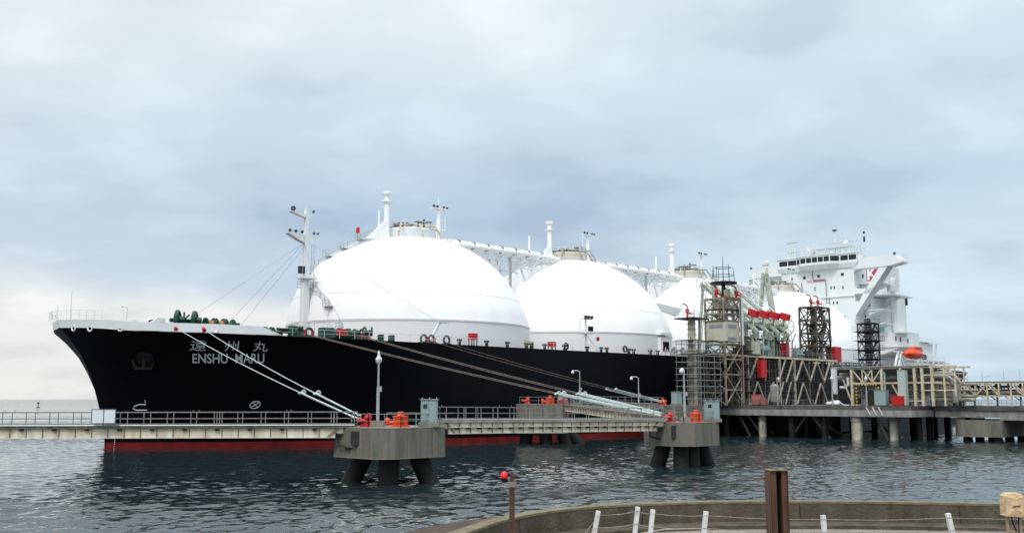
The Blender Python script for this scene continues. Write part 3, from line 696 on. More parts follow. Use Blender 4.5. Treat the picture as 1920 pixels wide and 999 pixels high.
def rollers(s):
    m = MB(); m.torus((s, 23.6, 16.75), .58, .2, (0.05, 1, 0), 18, 6); m.torus((s + 1.55, 23.6, 16.75), .58, .2, (0.05, 1, 0), 18, 6); m.box(s - .9, s + 2.4, 23.2, 23.9, 16.05, 16.25)
    o = m.build('roller_fairlead', mat('fairlead_green', (.03, .06, .045), .5), ship, smooth=True)
    MB().lathe((s + .78, 23.6, 16.3), [(.3, 0), (.22, .3), (.3, .75)], 10).lathe((s + 2.1, 23.7, 16.3), [(.25, 0), (.2, .3), (.25, .6)], 10).build('roller', RED, o, smooth=True)
for s in (23.8, 33.6, 46.2): rollers(s)
for s in (24.0, 33.8, 46.4): pass
m = MB(); m.torus((50.9, 23.6, 16.75), .6, .2, (0, 1, 0), 18, 6); m.box(50.2, 51.6, 23.2, 23.9, 16.05, 16.25); m.build('roller_fairlead', mat('fairlead_green', (0, 0, 0)), ship, smooth=True)
for s, w_, z0, h_ in ((30.6, 1.2, 16.6, .9), (56.4, 1.3, 17.1, 1.0), (75.3, 1.3, 16.6, .9)):
    m = MB(); m.box(s, s + w_, 22.6, 23.5, z0, z0 + h_); m.build('hose_box', RED, ship)
    m = MB(); [m.beam((s + a, 22.7 + b, 16.05), (s + a, 22.7 + b, z0), .12) for a in (.1, w_ - .1) for b in (0, .7)]; m.build('box_stand', BLK, ship)
m = MB(); bl = [53.6, 59.6, 64.4, 69.0, 70.2, 73.5, 78.6, 84.8, 88.7, 90.4, 96.9, 98.4, 103.6, 106.0]
for s in bl: m.lathe((s, 23.6, 16.05), [(.28, 0), (.28, .6), (.45, .65), (.45, .95)], 10)
m.build_each('deck_bollard', mat('bollard_dark', (.02, .05, .045), .5), ship)
MB().torus((95.9, 23.5, 16.9), .5, .2, (0, 1, 0), 16, 6).torus((79.2, 23.5, 16.8), .5, .2, (0, 1, 0), 16, 6).build_each('cable_ring', BLK, ship, smooth=True)
MB().lathe((89.2, 22.4, 18.6), [(.42, 0), (.42, .12)], 16, (0, 1, 0)).build('lifebuoy', RED, ship)
m = MB(); m.rail([(20.5, 22.9, 16.15), (38, 24.2, 16.1), (80, 24.3, 16.05), (120, 24.3, 16.05)], 1.1, 2.5, .025); m.build('deck_railing', WHITE2, ship)
m = MB(); m.rail([(120, 24.3, 16.05), (250, 24.3, 16.05)], 1.1, 2.5, .025); m.build('deck_railing', WHITE2, ship)
m = MB(); m.rail([(23.3, 22.2, 16.15), (27, 22.4, 16.15)], 2.1, 1.8, .03, (.5, .8)); m.build('gear_railing', WHITE2, ship); m = MB(); m.rail([(28.8, 22, 17.4), (30.3, 22, 17.4)], .8, 1, .03); m.build('gear_railing', WHITE2, ship)
MB().box(21.2, 22.6, 22.6, 22.65, 16.5, 17.2).build('notice_board', BLK, ship)
m = MB(); m.tube((69.2, 23, 16), (69.2, 23, 17.6), .1).beam((69.2, 23, 17.4), (71.2, 23, 17.2), .25).beam((71.2, 23, 17.2), (71.4, 23, 16.1), .15); m.build('small_davit', YEL, ship)
# light mast on deck by the second tank
m = MB(); m.tube((85.4, 22.8, 16.05), (85.4, 22.8, 22.0), .14); m.tube((83.8, 22.8, 19.5), (83.8, 22.8, 22.2), .06); m.box(83.6, 86.8, 22.2, 23.4, 19.3, 19.42); m.box(84.4, 86.6, 22.5, 23.2, 22.0, 22.12); m.beam((85.4, 22.8, 19.3), (80.8, 22.8, 16.1), .08); m.beam((85.4, 22.8, 19.3), (89, 22.8, 16.1), .08)
lm = m.build('deck_light_mast', WHITE2, ship)
for dx in (-.8, 0, .9): MB().lathe((85.6 + dx, 23.2, 22.4), [(.12, -.3), (.36, .1), (.38, .2)], 12, (0, 1, -.4)).build('floodlight', LG, lm)
MB().box(85.3, 86.7, 23.42, 23.5, 19.8, 20.7).build('display_board', BLK, lm)
# manifold zone: platform, crane, hoses
m = MB()
for s in range(112, 150, 3): m.tube((s, 17, 16), (s, 22.5, 17.4), .35); m.tube((s, 22.5, 17.2), (s, 23.5, 17.8), .3)
m.box(110, 150, 15, 22, 16.1, 16.6); m.build('manifold', GALV, ship, smooth=True)
m = MB(); m.tube((112.5, 15, 16), (112.5, 15, 27.5), .55, .45, 12); m.extr([(112.0, 14.8, 27.2), (124, 14.8, 25.2), (126, 14.8, 27.0), (112, 14.8, 28.0)], (0, .7, 0)); m.beam((112.5, 15, 24), (108.5, 15, 19), .3); m.box(111, 114.6, 14, 16, 23.4, 23.55); m.rail([(111, 16, 23.5), (114.6, 16, 23.5)], 1, 1, .04); m.build('deck_crane', HOUSE, ship)
m = MB(); m.box(108.5, 111.5, 19, 22.5, 16.05, 19.8); m.box(108.2, 112, 18.8, 22.8, 20.2, 20.7)
for i in range(14):
    x = 107.5 + .55 * i; m.tube((x, 22.6, 16.1), (x + .3, 22.6, 16.6 + 2.2 * random.random()), .07)
m.build('manifold_shelter', WHITE, ship)
MB().box(109.3, 111.2, 22.5, 22.6, 17.0, 18.9).build('shelter_opening', BLK, ship)

# accommodation block
FS = 218
m = MB(); m.box(FS, FS + 7.5, -12.6, 10.4, 16, 45.6); m.box(FS - .35, FS, -12.6, 10.4, 36.9, 37.25)
acc = m.build('accommodation_block', HOUSE, ship)
ws = MB(); fr = MB(); wins = []
for t_, z_, a, b in ((-9.3, 43.4, .5, .8), (-5.2, 43.4, .9, .8), (-.6, 43.5, .9, .8), (6.9, 43.4, .9, .85), (-7.3, 39.7, .7, .5), (-1.9, 40.2, .6, .3), (-1.9, 39.5, .6, .3), (3.2, 39.8, .4, .8), (4.2, 39.8, .4, .8), (6.9, 39.6, .4, .8), (3.8, 35.3, .4, .8), (4.9, 35.3, .45, .8), (4.4, 31.2, .45, .8), (7.1, 31.0, .45, .8), (8.0, 27.2, .5, .8), (1.0, 35.3, .4, .9), (8.2, 22, .5, .8)):
    o = MB().box(FS - .06, FS, t_ - a / 2 - .08, t_ + a / 2 + .08, z_ - b / 2 - .08, z_ + b / 2 + .08).build('window', HOUSE, acc)
    MB().box(FS - .075, FS - .062, t_ - a / 2, t_ + a / 2, z_ - b / 2, z_ + b / 2).build('pane', GLASS, o)
m = MB(); m.path([(FS - .25, -2.4, 45.4), (FS - .25, -2.4, 42.8), (FS - .25, -2.0, 42.4), (FS - .25, 1.4, 42.4), (FS - .25, 1.7, 42.0), (FS - .25, 1.7, 34)], .11, 6); m.path([(FS - .25, -6.2, 41.8), (FS - .25, -6.0, 40.5), (FS - .25, -6.0, 36.4)], .13, 6); m.path([(FS - .25, 2.6, 37.3), (FS - .25, 2.6, 31)], .1, 6)
m.build('wall_pipe', mat('pipe_grey', (.16, .18, .19), .5), acc)
def flat_text(body, s_, t0, t1, z0, z1):
    c = bpy.data.curves.new('t', 'FONT'); c.body = body; c.offset = .03; o = bpy.data.objects.new('tmp', c); COL.objects.link(o)
    me = bpy.data.meshes.new_from_object(o.evaluated_get(bpy.context.evaluated_depsgraph_get())); bpy.data.objects.remove(o)
    xs = [v.co.x for v in me.vertices]; ys = [v.co.y for v in me.vertices]; x0, x1, y0, y1 = min(xs), max(xs), min(ys), max(ys)
    m = MB(); m.add([(s_, lerp(t0, t1, (v.co.x - x0) / (x1 - x0)), lerp(z0, z1, (v.co.y - y0) / (y1 - y0))) for v in me.vertices], [list(p.vertices) for p in me.polygons])
    bpy.data.meshes.remove(me); return m
flat_text('NO SMOKING', FS - .04, -4.3, 1.5, 41.7, 42.5).build('warning_lettering', REDL, acc)
# bridge
m = MB()
low = [(FS + 3, -12.6), (FS - .4, -12.6), (FS - .4, -7.6), (FS - 1.6, -5.6), (FS - 1.6, 3.6), (FS - .4, 5.6), (FS - .4, 11.0), (FS + 3, 11.0)]
top = [(FS + 3, -13.6), (FS - .9, -13.6), (FS - .9, -7.0), (FS - 2.9, -5.0), (FS - 2.9, 4.6), (FS - .9, 6.6), (FS - .9, 12.0), (FS + 3, 12.0)]
m.prism(low, 45.3, 46.6, top); m.prism(top, 46.6, 49.3); m.prism([(x - .25 * (x < FS), y * 1.01) for x, y in top], 49.3, 49.55); m.box(FS + 2.9, FS + 7.5, -12, 10.6, 45.6, 49.3)
br = m.build('bridge', HOUSE, ship)
m = MB(); m.rail([(FS + 3, -13.6, 49.55), (FS - .9, -13.6, 49.55), (FS - .9, -7, 49.55), (FS - 2.9, -5, 49.55), (FS - 2.9, 4.6, 49.55), (FS - .9, 6.6, 49.55), (FS - .9, 12, 49.55), (FS + 3, 12, 49.55)], 1.1, 1.6, .035); m.build('bridge_railing', WHITE2, br)
segs = [((FS - .9, -13.0), (FS - .9, -7.1), 2), ((FS - .9, -7.0), (FS - 2.9, -5.0), 1), ((FS - 2.9, -4.9), (FS - 2.9, 4.5), 5), ((FS - 2.9, 4.6), (FS - .9, 6.6), 1), ((FS - .9, 6.8), (FS - .9, 11.9), 2)]
for a, b, c in segs:
    a = Vector((*a, 0)); b = Vector((*b, 0)); dd = (b - a) / c; nn = Vector((-abs(dd.y), dd.x * (1 if dd.y > 0 else -1), 0)).normalized()
    for i in range(c):
        q0 = a + dd * i + dd.normalized() * .14; q1 = a + dd * (i + 1) - dd.normalized() * .14
        MB().extr([q0 + Vector((0, 0, 47.35)), q1 + Vector((0, 0, 47.35)), q1 + Vector((0, 0, 48.8)), q0 + Vector((0, 0, 48.8))], nn * .05).build('bridge_window', GLASS, br)
# bridge wings with braces
def wing(sg, t0, t1, name):
    m = MB()
    m.extr([(FS - .3, t0, 44.6), (FS - .3, t1 - sg * 3.6, 44.6), (FS - .3, t1, 45.3), (FS - .3, t1, 45.9), (FS - .3, t1 - sg * 2.2, 47.5), (FS - .3, t0, 47.8)], (4.2, 0, 0))
    o = m.build('bridge_wing', HOUSE, ship)
    f = MB()
    def P_(*q): return [(FS - .1, t0 + sg * a, z_) for a, z_ in q]
    dp = (3.6, 0, 0)
    f.extr(P_((7.8, 44.68), (10.2, 44.68), (5.72, 38.8), (3.5, 38.8)), dp); f.extr(P_((0, 38.8), (5.72, 38.8), (4.66, 37.4), (0, 37.4)), (1.2, 0, 0)); f.extr(P_((3.5, 38.79), (5.71, 38.79), (4.66, 37.41), (2.6, 37.41)), dp)
    f.extr(P_((2.6, 37.4), (4.66, 37.4), (3.07, 35.3), (1.4, 35.3)), dp); f.extr(P_((0, 35.3), (3.07, 35.3), (-.05, 31.1), (0, 32.5)), dp); f.extr(P_((0, 44.6), (1.2, 44.6), (.35, 44.25), (0, 43.4)), (1.2, 0, 0)); f.extr(P_((0, 38.8), (1.0, 38.8), (.3, 39.1), (0, 39.8)), (1.2, 0, 0))
    f.build('wing_brace', HOUSE, ship)
    g = MB(); g.rail([(FS + 3.8, t1, 46), (FS + .2, t1, 46)], 1.5, 1.2, .04); g.tube((FS, t1 - sg * 2.4, 47.3), (FS, t1 - sg * 2.4, 48.3), .12); g.build('wing_railing', WHITE2, o)
    MB().lathe((FS, t1 - sg * 2.0, 47.9), [(.1, -.3), (.42, .1), (.42, .25)], 12, (-1, .5, 0)).build('wing_searchlight', LG, o)
wing(1, 10.4, 24.6, 'near'); wing(-1, -12.6, -25.2, 'far')
m = MB(); m.box(FS + 1, FS + 3, -24.8, -13, 43.3, 44.6); m.box(FS + .9, FS + 1, -22.5, -19.5, 45.25, 45.4); m.build('wing_fairing', HOUSE, ship)
# side decks of the house seen behind the brace
m = MB()
m.box(FS + 4, FS + 20, 10.4, 13.2, 16, 36.5)
m.box(FS + 3, FS + 14, 10.4, 16.5, 40.4, 40.65); m.extr([(FS + 4, 10.4, 39), (FS + 4, 16.5, 40.4), (FS + 4, 10.4, 40.4)], (8, 0, 0))
for z_ in (32.6, 28.6): m.box(FS + 2, FS + 9, 13.2, 17.6, z_, z_ + .25); m.extr([(FS + 2.5, 13.2, z_ - 1.2), (FS + 2.5, 17.4, z_), (FS + 2.5, 13.2, z_)], (6, 0, 0))
m.box(FS + 6, FS + 19, 10.4, 19, 37.0, 37.3); m.extr([(FS + 12, 13, 33.4), (FS + 12, 18.4, 37), (FS + 12, 16.0, 37), (FS + 12, 13, 35)], (1, 0, 0))
m.build('side_deck', HOUSE, acc)
for s, t_, z_ in ((FS + 3.96, 11.6, 43), (FS + 3.96, 12.4, 38), (FS + 3.96, 11.5, 31), (FS + 3.96, 12.5, 34)):
    pass
m = MB(); m.box(FS + 3.9, FS + 4.0, 10.9, 11.4, 42.3, 43.4); m.box(FS + 3.9, FS + 4.0, 12.2, 12.9, 34.0, 34.9); m.box(FS + 3.9, FS + 4.0, 11.2, 11.6, 30.8, 31.6); m.build_each('side_door', mat('door_grey', (.10, .11, .11), .5), acc)  # side doors in one dark grey
# funnel with emblem, casing
m = MB(); m.prism([(240, -6.5), (254, -6.5), (254, 7.8), (240, 7.8)], 39.8, 48.4); m.prism([(241, -5.5), (253, -5.5), (253, 6.8), (241, 6.8)], 48.4, 49.0); fn = m.build('funnel', HOUSE, ship)
MB().box(239.93, 239.99, 3.7, 7.6, 43.5, 48.0).build('emblem_panel', mat('emblem_red', (.55, .05, .09), .5), fn)
flat_text('K', 239.9, 4.0, 7.3, 43.8, 47.7).build('emblem_letter', WHITE, fn)
MB().box(237, 239, 10.8, 12.8, 47.8, 49.6).build('exhaust_box', mat('grey_box', (.28, .33, .36), .6), fn)
m = MB(); m.box(238, 254, -9.5, 9.5, 16, 39.8); m.box(238, 252, 9.5, 14, 16, 27.5); cs_ = m.build('engine_casing', HOUSE, ship)
MB().box(253.6, 254.6, 8.4, 9.9, 36.6, 39.0).build('casing_louvre', BLK, cs_)
m = MB(); m.box(252, 269, -11, 11, 16, 25.2); m.box(252, 270, -11.5, 11.8, 25.2, 25.45); m.rail([(254, 11.6, 25.45), (270, 11.6, 25.45)], 1, 2, .04); m.build('aft_deckhouse', HOUSE, ship)
m = MB(); m.add([(255, -3, 25.45), (267, -3, 25.45), (267, 9, 25.45), (255, 9, 25.45), (257, -1, 27.8), (260, 4, 28.6), (263, 5, 27.8), (265, 3, 28.3), (259, 7, 28.0), (261, -1, 28.3)], [(0, 1, 7, 5, 4), (1, 2, 6, 7), (2, 3, 8, 6), (3, 0, 4, 5, 8), (4, 5, 9), (5, 6, 8), (5, 7, 6), (4, 9, 5)]); m.build('covered_machinery', COVER, ship)
m = MB(); m.box(224, 240, 13.2, 21, 22.2, 22.5); m.extr([(224.5, 13.2, 19.6), (224.5, 20.6, 22.2), (224.5, 13.2, 22.2)], (14, 0, 0)); m.box(224, 238, 13, 18, 22.5, 26.3); m.box(226, 234, 17.8, 20.4, 26.3, 26.5)
m.rail([(224, 21, 22.5), (240, 21, 22.5)], 1, 2, .04); m.build('boat_deck_house', HOUSE, ship)
m = MB()
for s, t_, z_ in ((226, 18.03, 24.0), (229, 18.03, 23.9), (234, 18.03, 23.6)): m.box(s, s + .9, t_ - .02, t_ + .03, z_, z_ + 1.3)
m.build_each('deckhouse_window', GLASS, ship)
# aft crane
m = MB(); m.tube((229.5, 16.5, 22.5), (229.5, 16.5, 37.2), .95, .85, 14); m.box(228.3, 230.9, 15.3, 17.7, 38.4, 42.0); m.tube((229.5, 16.5, 37.2), (229.5, 16.5, 38.5), .7); m.beam((228.6, 16.3, 41.6), (219, 14.5, 42.4), .35); m.beam((228.5, 16.3, 40.8), (222, 15, 38), .25); m.tube((230.9, 17.2, 40.6), (231.6, 17.4, 40.6), .5, n=10); m.tube((230, 16.6, 42), (230, 16.6, 42.6), .7); m.build('provision_crane', HOUSE, ship, smooth=True)
# lifeboat davits and aft rails
m = MB()
for s in (217, 219.3, 231.5): m.beam((s, 21.5, 16.05), (s + 2.6, 21.5, 20.6), .5); m.beam((s + 4.6, 21.5, 16.05), (s + 2.6, 21.5, 20.6), .35)
m.box(215, 240, 17, 23, 16.1, 16.3); m.beam((217, 21.5, 20.6), (228, 21.5, 20.6), .35); m.build('boat_davit', HOUSE, ship)
m = MB(); m.box(233, 252, 17, 21.5, 18.3, 18.8)
for s in range(234, 252, 4): m.beam((s, 22, 16.05), (s, 22, 18.4), .45)
m.rail([(233, 21.4, 18.8), (252, 21.4, 18.8)], 1, 2, .035); m.build('aft_gallery', WHITE2, ship)
winch(238, 20, 18.8, .8)
m = MB(); m.beam((266, 12, 16), (265, 13.8, 25), .5); m.box(262, 270, 12, 16, 18.6, 18.85); m.tube((268, 14, 18.8), (268, 14, 21.5), .08); m.beam((264, 11, 24.9), (268.5, 14, 25.1), .25); m.build('stern_platform', HOUSE, ship)
# radar masts and aerials on the bridge top
def mast(s, t_, z0, z1, r_, plats, name):
    m = MB(); m.tube((s, t_, z0), (s, t_, z1), r_, r_ * .6)
    for zz_, w_ in plats: m.box(s - .5, s + .5, t_ - w_, t_ + w_, zz_, zz_ + .12); m.beam((s, t_ - w_, zz_), (s, t_, zz_ - 1), .08); m.beam((s, t_ + w_, zz_), (s, t_, zz_ - 1), .08)
    return m.build(name, WHITE2, ship)
rm = mast(FS + 3, -10.4, 49.5, 54.6, .18, ((51.9, 1.7),), 'radar_mast'); MB().box(FS + 2.8, FS + 3.1, -12.2, -8.7, 54.7, 54.95).build('radar_scanner', GALV, rm)
m = MB()
for s, t_ in ((FS + 1.8, -11.8), (FS + 1.8, -9), (FS + 4.2, -11.8), (FS + 4.2, -9)): m.beam((s, t_, 49.5), (FS + 3, -10.4 + (t_ + 10.4) * .3, 53), .1)
m.build_each('mast_leg', WHITE2, rm)
rm = mast(FS + 4, 3.0, 49.5, 57.0, .3, ((52.2, 4.6), (53.6, 2.2)), 'radar_mast'); MB().lathe((FS + 4, 3, 57.0), [(.2, 0), (.75, .15), (.75, .4), (.2, .55)], 12).build('radar_scanner', DSTEEL, rm)
rm = mast(FS + 4, 8.6, 49.5, 57.5, .12, ((53.6, 1.4),), 'aerial_mast')
rm = mast(FS + 5, 11.6, 49.5, 55.8, .1, (), 'aerial_mast'); MB().box(FS + 4.8, FS + 5.2, 11.4, 11.8, 53.0, 54.6).box(FS + 4.8, FS + 5.2, 11.4, 11.8, 55.4, 56.1).build('signal_lamp', DSTEEL, rm)
rm = mast(FS + 2, -4.6, 49.5, 51.6, .12, ((51.0, 1.1),), 'aerial_mast'); MB().ball((FS + 2, -4.6, 52.1), .5).build('radome', WHITE, rm, smooth=True)
MB().ball((FS + 4, 6.4, 53.2), .75).tube((FS + 4, 6.4, 49.5), (FS + 4, 6.4, 52.8), .15).build('radome', WHITE, ship, smooth=True)
MB().ball((FS + 2, -2.7, 50.9), .35).tube((FS + 2, -2.7, 49.5), (FS + 2, -2.7, 50.8), .06).build('signal_ball', RED, ship, smooth=True)
m = MB()
for i in range(14): t_ = -8 + i * 1.45; m.tube((FS + 3 + (i % 3), t_, 49.5), (FS + 3 + (i % 3), t_, 50.6 + random.random() * 2.2), .05)
m.build_each('whip_aerial', GALV, ship)
m = MB(); rr = random.Random(31)
for i in range(22):
    t_ = rr.uniform(-12, 11); s = FS + rr.uniform(0, 4); z1 = 49.6 + rr.uniform(.4, 1.6); m.box(s, s + rr.uniform(.3, .9), t_, t_ + rr.uniform(.2, .8), 49.56, z1)
m.build('roof_equipment', WHITE2, ship)
m = MB(); m.box(FS + 2, FS + 6, -3, 8.5, 51.9, 52.1); m.rail([(FS + 2, -3, 52.1), (FS + 2, 8.5, 52.1)], 1.0, 1.2, .035)
for t_ in (-2.8, 1, 5, 8.3): m.beam((FS + 2.2, t_, 49.5), (FS + 2.2, t_, 52), .14)
m.build('compass_deck', WHITE2, ship)

# lifeboat hangs in its davit: a thing of its own
lb = thing('lifeboat', 'orange enclosed lifeboat hanging at the stern side of the black-hulled ship', 'lifeboat', (226, 23, 18.4))
m = MB(); m.lathe((220.4, 23, 20.0), [(.15, 0), (.75, .7), (1.2, 2), (1.35, 4), (1.35, 7.5), (1.15, 9.5), (.6, 10.8), (.1, 11.2)], 18, (1, 0, 0)); m.build('boat_hull', ORANGE, lb, smooth=True)
m = MB(); m.prism([(224.5, 22.2), (231, 22.2), (231, 23.8), (224.5, 23.8)], 21.0, 22.2, [(225.4, 22.4), (230.4, 22.4), (230.4, 23.6), (225.4, 23.6)]); m.build('canopy', ORANGE, lb)
MB().box(220.9, 231, 22, 24.36, 19.9, 20.05).build('fender_strip', mat('orange_dark', (.42, .04, .01), .5), lb)
MB().box(226.2, 229.6, 23.55, 23.78, 21.4, 21.85).build('canopy_window', GLASS, lb)

# ================================================================ DOLPHINS
def oct_(cx, cy, hx, hy, c): return [(cx - hx, cy - hy + c), (cx - hx + c, cy - hy), (cx + hx - c, cy - hy), (cx + hx, cy - hy + c), (cx + hx, cy + hy - c), (cx + hx - c, cy + hy), (cx - hx + c, cy + hy), (cx - hx, cy + hy - c)]
def rot2(pts, cx, cy, a): return [(cx + (x - cx) * math.cos(a) - (y - cy) * math.sin(a), cy + (x - cx) * math.sin(a) + (y - cy) * math.cos(a)) for x, y in pts]
def dolphin(cx, cy, z0, z1, h, c, label, legs, rot=R(45), frame='W', lr=.82, group='mooring dolphins'):
    o = thing('mooring_dolphin', label, 'dolphin', (cx, cy, 0), frame, group)
    poly = rot2(oct_(cx, cy, h[0], h[1], c), cx, cy, rot)
    m = MB(); m.prism(poly, z0, z1); cap = m.build('cap_block', CONC, o)
    for (x0_, y0_), (x1_, y1_) in zip(poly, poly[1:] + poly[:1]):
        L_ = math.hypot(x1_ - x0_, y1_ - y0_); n_ = max(1, round(L_ / 1.25)); ox, oy = (y1_ - y0_) / L_ * .004, -(x1_ - x0_) / L_ * .004
        if frame == 'S' or rot == 0: pass
        jm = MB()
        for q_ in range(1, n_):
            u_ = q_ / n_; e_ = .012 / L_
            jm.tube((lerp(x0_, x1_, u_), lerp(y0_, y1_, u_), z0 + .08), (lerp(x0_, x1_, u_), lerp(y0_, y1_, u_), z1 - .08), .018, n=5)
        if n_ > 1: jm.build('panel_joint', WALLC, cap)
    big = [(cx + (x - cx) * 1.004, cy + (y - cy) * 1.004) for x, y in poly]
    MB().prism(big, z0 + .002, z0 + .07).build('cap_edge', CONCL, cap); MB().prism(big, z1 - .06, z1 + .01).build('cap_edge', CONCL, cap)
    for x0, y0, x1, y1 in legs: MB().tube((cx + x0, cy + y0, z0), (cx + x1, cy + y1, -3), lr, n=18).build('leg', PILE, o, smooth=True)
    return o, poly
d1, pl1 = dolphin(-11.15, 92.6, 2.5, 5.0, (3.95, 3.95), 1.3, 'nearest concrete mooring dolphin, standing left of the middle on raked legs', [(-2.3, .2, -5.0, .9), (.1, -1.8, .1, -2.2), (2.4, 0, 4.9, -.4), (-.2, 2.2, -.6, 4)])
d2, pl2 = dolphin(19.35, 115.6, 2.5, 4.92, (3.35, 3.35), 1.2, 'concrete mooring dolphin on raked legs in front of the loading towers', [(-1.9, -.2, -3.7, -.3), (-.3, -1.7, -.6, -2.6), (.9, -.9, 1.0, -1.0), (2.2, 1.0, 4.2, 1.6)])
d3, pl3 = dolphin(5.0, 161.0, 2.2, 6.75, (4.0, 3.4), .6, 'tall concrete breasting dolphin against the black hull behind the long footbridge', [(-2.6, 0, -3.4, 0), (.3, -1, .6, -1.8), (3, -1, 4.4, -1.4), (4, .6, 8.2, 0)], rot=R(-8), lr=1.0)
d4, pl4 = dolphin(99, 33, 3.2, 6.35, (7.0, 4.5), .8, 'concrete breasting dolphin under the slender fire monitor tower', [(-4, 0, -6, 0), (0, 3, 0, 5), (4, 3, 5, 5)], rot=0, frame='S', lr=.9)
def cap_rail(o, pts, z): MB().rail([(x, y, z) for x, y in pts], 1.1, 1.5, .03).build('cap_railing', RAIL, o)
cap_rail(d1, pl1[3:6] , 5.0); cap_rail(d1, [(-14.2, 90.6), (-12.6, 89.3), (-9.9, 89.2), (-7.6, 91)], 5.0)
cap_rail(d2, [(17.0, 113), (19, 111.9), (20.2, 112)], 4.92); cap_rail(d2, [(21, 112.9), (23.4, 115.3)], 4.92)
m = MB(); m.box(-14.0, -12.4, 89.15, 90.2, 3.6, 4.7); m.path([(-15.6, 91, 4.6), (-15.3, 90.6, 3.6), (-14.2, 89.8, 3.3)], .09); m.beam((-14.6, 90.4, 3.3), (-12.6, 88.9, 3.2), .18); m.build('ladder_bracket', DSTEEL, d1)
m = MB(); m.box(17.8, 18.9, 112, 112.9, 3.3, 4.6); m.beam((15.9, 114.4, 3.4), (18, 112.4, 3.2), .16); m.path([(15.9, 114.6, 4.3), (15.8, 114.2, 3.5), (16.8, 113.4, 3.2)], .09); m.build('ladder_bracket', DSTEEL, d2)
cap_rail(d3, [(1.2, 157.8), (8.6, 157.2)], 6.75)

# things standing on the dolphins
def lamp_post(x, y, z, h, label, frame='W', arm=0, group='slim lamp posts on the dolphins and jetty', plinth=True):
    o = thing('lamp_post', label, 'lamp post', (x, y, z), frame, group)
    if plinth: MB().box(x - .55, x + .55, y - .45, y + .45, z, z + .5).build('plinth', CONCL, o); z += .5; h -= .5
    m = MB(); m.tube((x, y, z), (x, y, z + h * .5), .14, .13, 10); m.tube((x, y, z + h * .5), (x, y, z + h * (.93 if arm else .9)), .09, .07, 8); m.build('post', GALV, o, smooth=True)
    if arm:
        m = MB(); zt = z + h * .92; m.path([(x, y, zt - .05), (x, y, zt + .25), (x - arm * .3, y, zt + .42), (x - arm, y, zt + .45)], .06); m.lathe((x - arm, y, zt - .05), [(.2, 0), (.26, .2), (.1, .5)], 12); m.build('lamp', POSTW, o, smooth=True)
    else:
        m = MB(); zt = z + h * .88; m.lathe((x, y, zt), [(.08, -.15), (.26, .1), (.28, .3), (.12, .55), (.1, .8), (.06, 1.0)], 12); m.build('lamp', POSTW, o, smooth=True)
    MB().box(x + .08, x + .3, y - .15, y + .12, z + h * .44, z + h * .52).build('junction_box', GALV, o)
    return o
lamp_post(-12.05, 91.0, 5.01, 6.05, 'lamp post standing on the nearest mooring dolphin')
lamp_post(19.45, 113.6, 4.93, 5.6, 'lamp post with short bent arm on the dolphin before the loading towers', arm=.25)
lamp_post(10.7, 158.6, 6.4, 5.6, 'lamp post with bent arm just right of the tall breasting dolphin', arm=1.1, plinth=False)
lamp_post(19.9, 158.0, 5.6, 5.4, 'lamp post with bent arm rising over the rear footbridge', arm=1.1, plinth=False)
def capstan(x, y, z, label, frame='W', sc_=1.0):
    o = thing('capstan', label, 'capstan', (x, y, z), frame, 'orange capstans')
    s = sc_; m = MB(); m.box(x - .85 * s, x + .85 * s, y - .7 * s, y + .7 * s, z + .0, z + .12); m.lathe((x, y, z + .1), [(.74 * s, 0), (.74 * s, .85 * s), (.8 * s, .88 * s), (.8 * s, .98 * s), (.35 * s, 1.0 * s)], 20); m.build('casing', ORANGE, o, smooth=True)
    MB().lathe((x, y, z + 1.05 * s), [(.34 * s, 0), (.26 * s, .15 * s), (.3 * s, .38 * s), (.2 * s, .42 * s)], 16).build('drum', ORANGE, o, smooth=True)
    MB().lathe((x - 1.3 * s, y, z + .1), [(.2 * s, 0), (.2 * s, .5 * s), (.28 * s, .55 * s), (.1 * s, .8 * s)], 10).tube((x - 1.1 * s, y, z + .4), (x - .7 * s, y, z + .4), .16 * s).build('foot_switch', ORANGE, o, smooth=True)
    m = MB(); [m.box(x - .6 * s, x + .6 * s, y - .78 * s, y - .745 * s, z + zz_ * s, z + (zz_ + .05) * s) for zz_ in (.35, .8)]; m.tube((x + .3 * s, y - .74 * s, z + .2 * s), (x + .3 * s, y - .74 * s, z + .9 * s), .04 * s); m.build('casing_band', mat('band_dark', (.18, .03, .015), .6), o)
    o.scale = (.86,) * 3
    return o
capstan(-10.15, 91.2, 5.01, 'orange capstan on the nearest mooring dolphin'); capstan(20.65, 113.9, 4.93, 'orange capstan on the dolphin before the loading towers')
capstan(6.0, 158.8, 6.76, 'orange capstan on the tall breasting dolphin', sc_=1.05); capstan(94, 33.5, 6.36, 'orange capstan at the foot of the slender monitor tower', 'S')
def hook_set(x, y, z, label, frame='W', rot=0, n=2, mt=RED, size=.72):
    o = thing('mooring_hook', label, 'mooring hook', (x, y, z), frame, 'quick release mooring hooks', rot)
    m = MB(); m.box(x - .7, x + .7, y - .6, y + .6, z, z + .3); m.lathe((x, y, z + .3), [(.42, 0), (.42, .7), (.3, .8)], 14); m.build('pedestal', mt, o, smooth=True)
    for i in range(n):
        dy = (i - (n - 1) / 2) * .75
        h = MB(); h.path([(x + .3, y + dy, z + .8), (x - .5, y + dy, z + .75), (x - 1.0, y + dy, z + .6), (x - 1.15, y + dy, z + .85), (x - .95, y + dy, z + 1.1)], .17, 8); h.ball((x + .1, y + dy, z + 1.05), .33, (1.1, 1, 1), 12, 8); h.build('hook', mt, o, smooth=True)
    MB().tube((x + .2, y, z + 1.0), (x + .2, y, z + 1.6), .16).build('release_motor', mt, o, smooth=True)
    MB().tube((x - .95, y - .5, z + .95), (x - .95, y + .5, z + .95), .09).build('rope_eye', ROPEW, o, smooth=True)
    o.scale = (size,) * 3
    return o
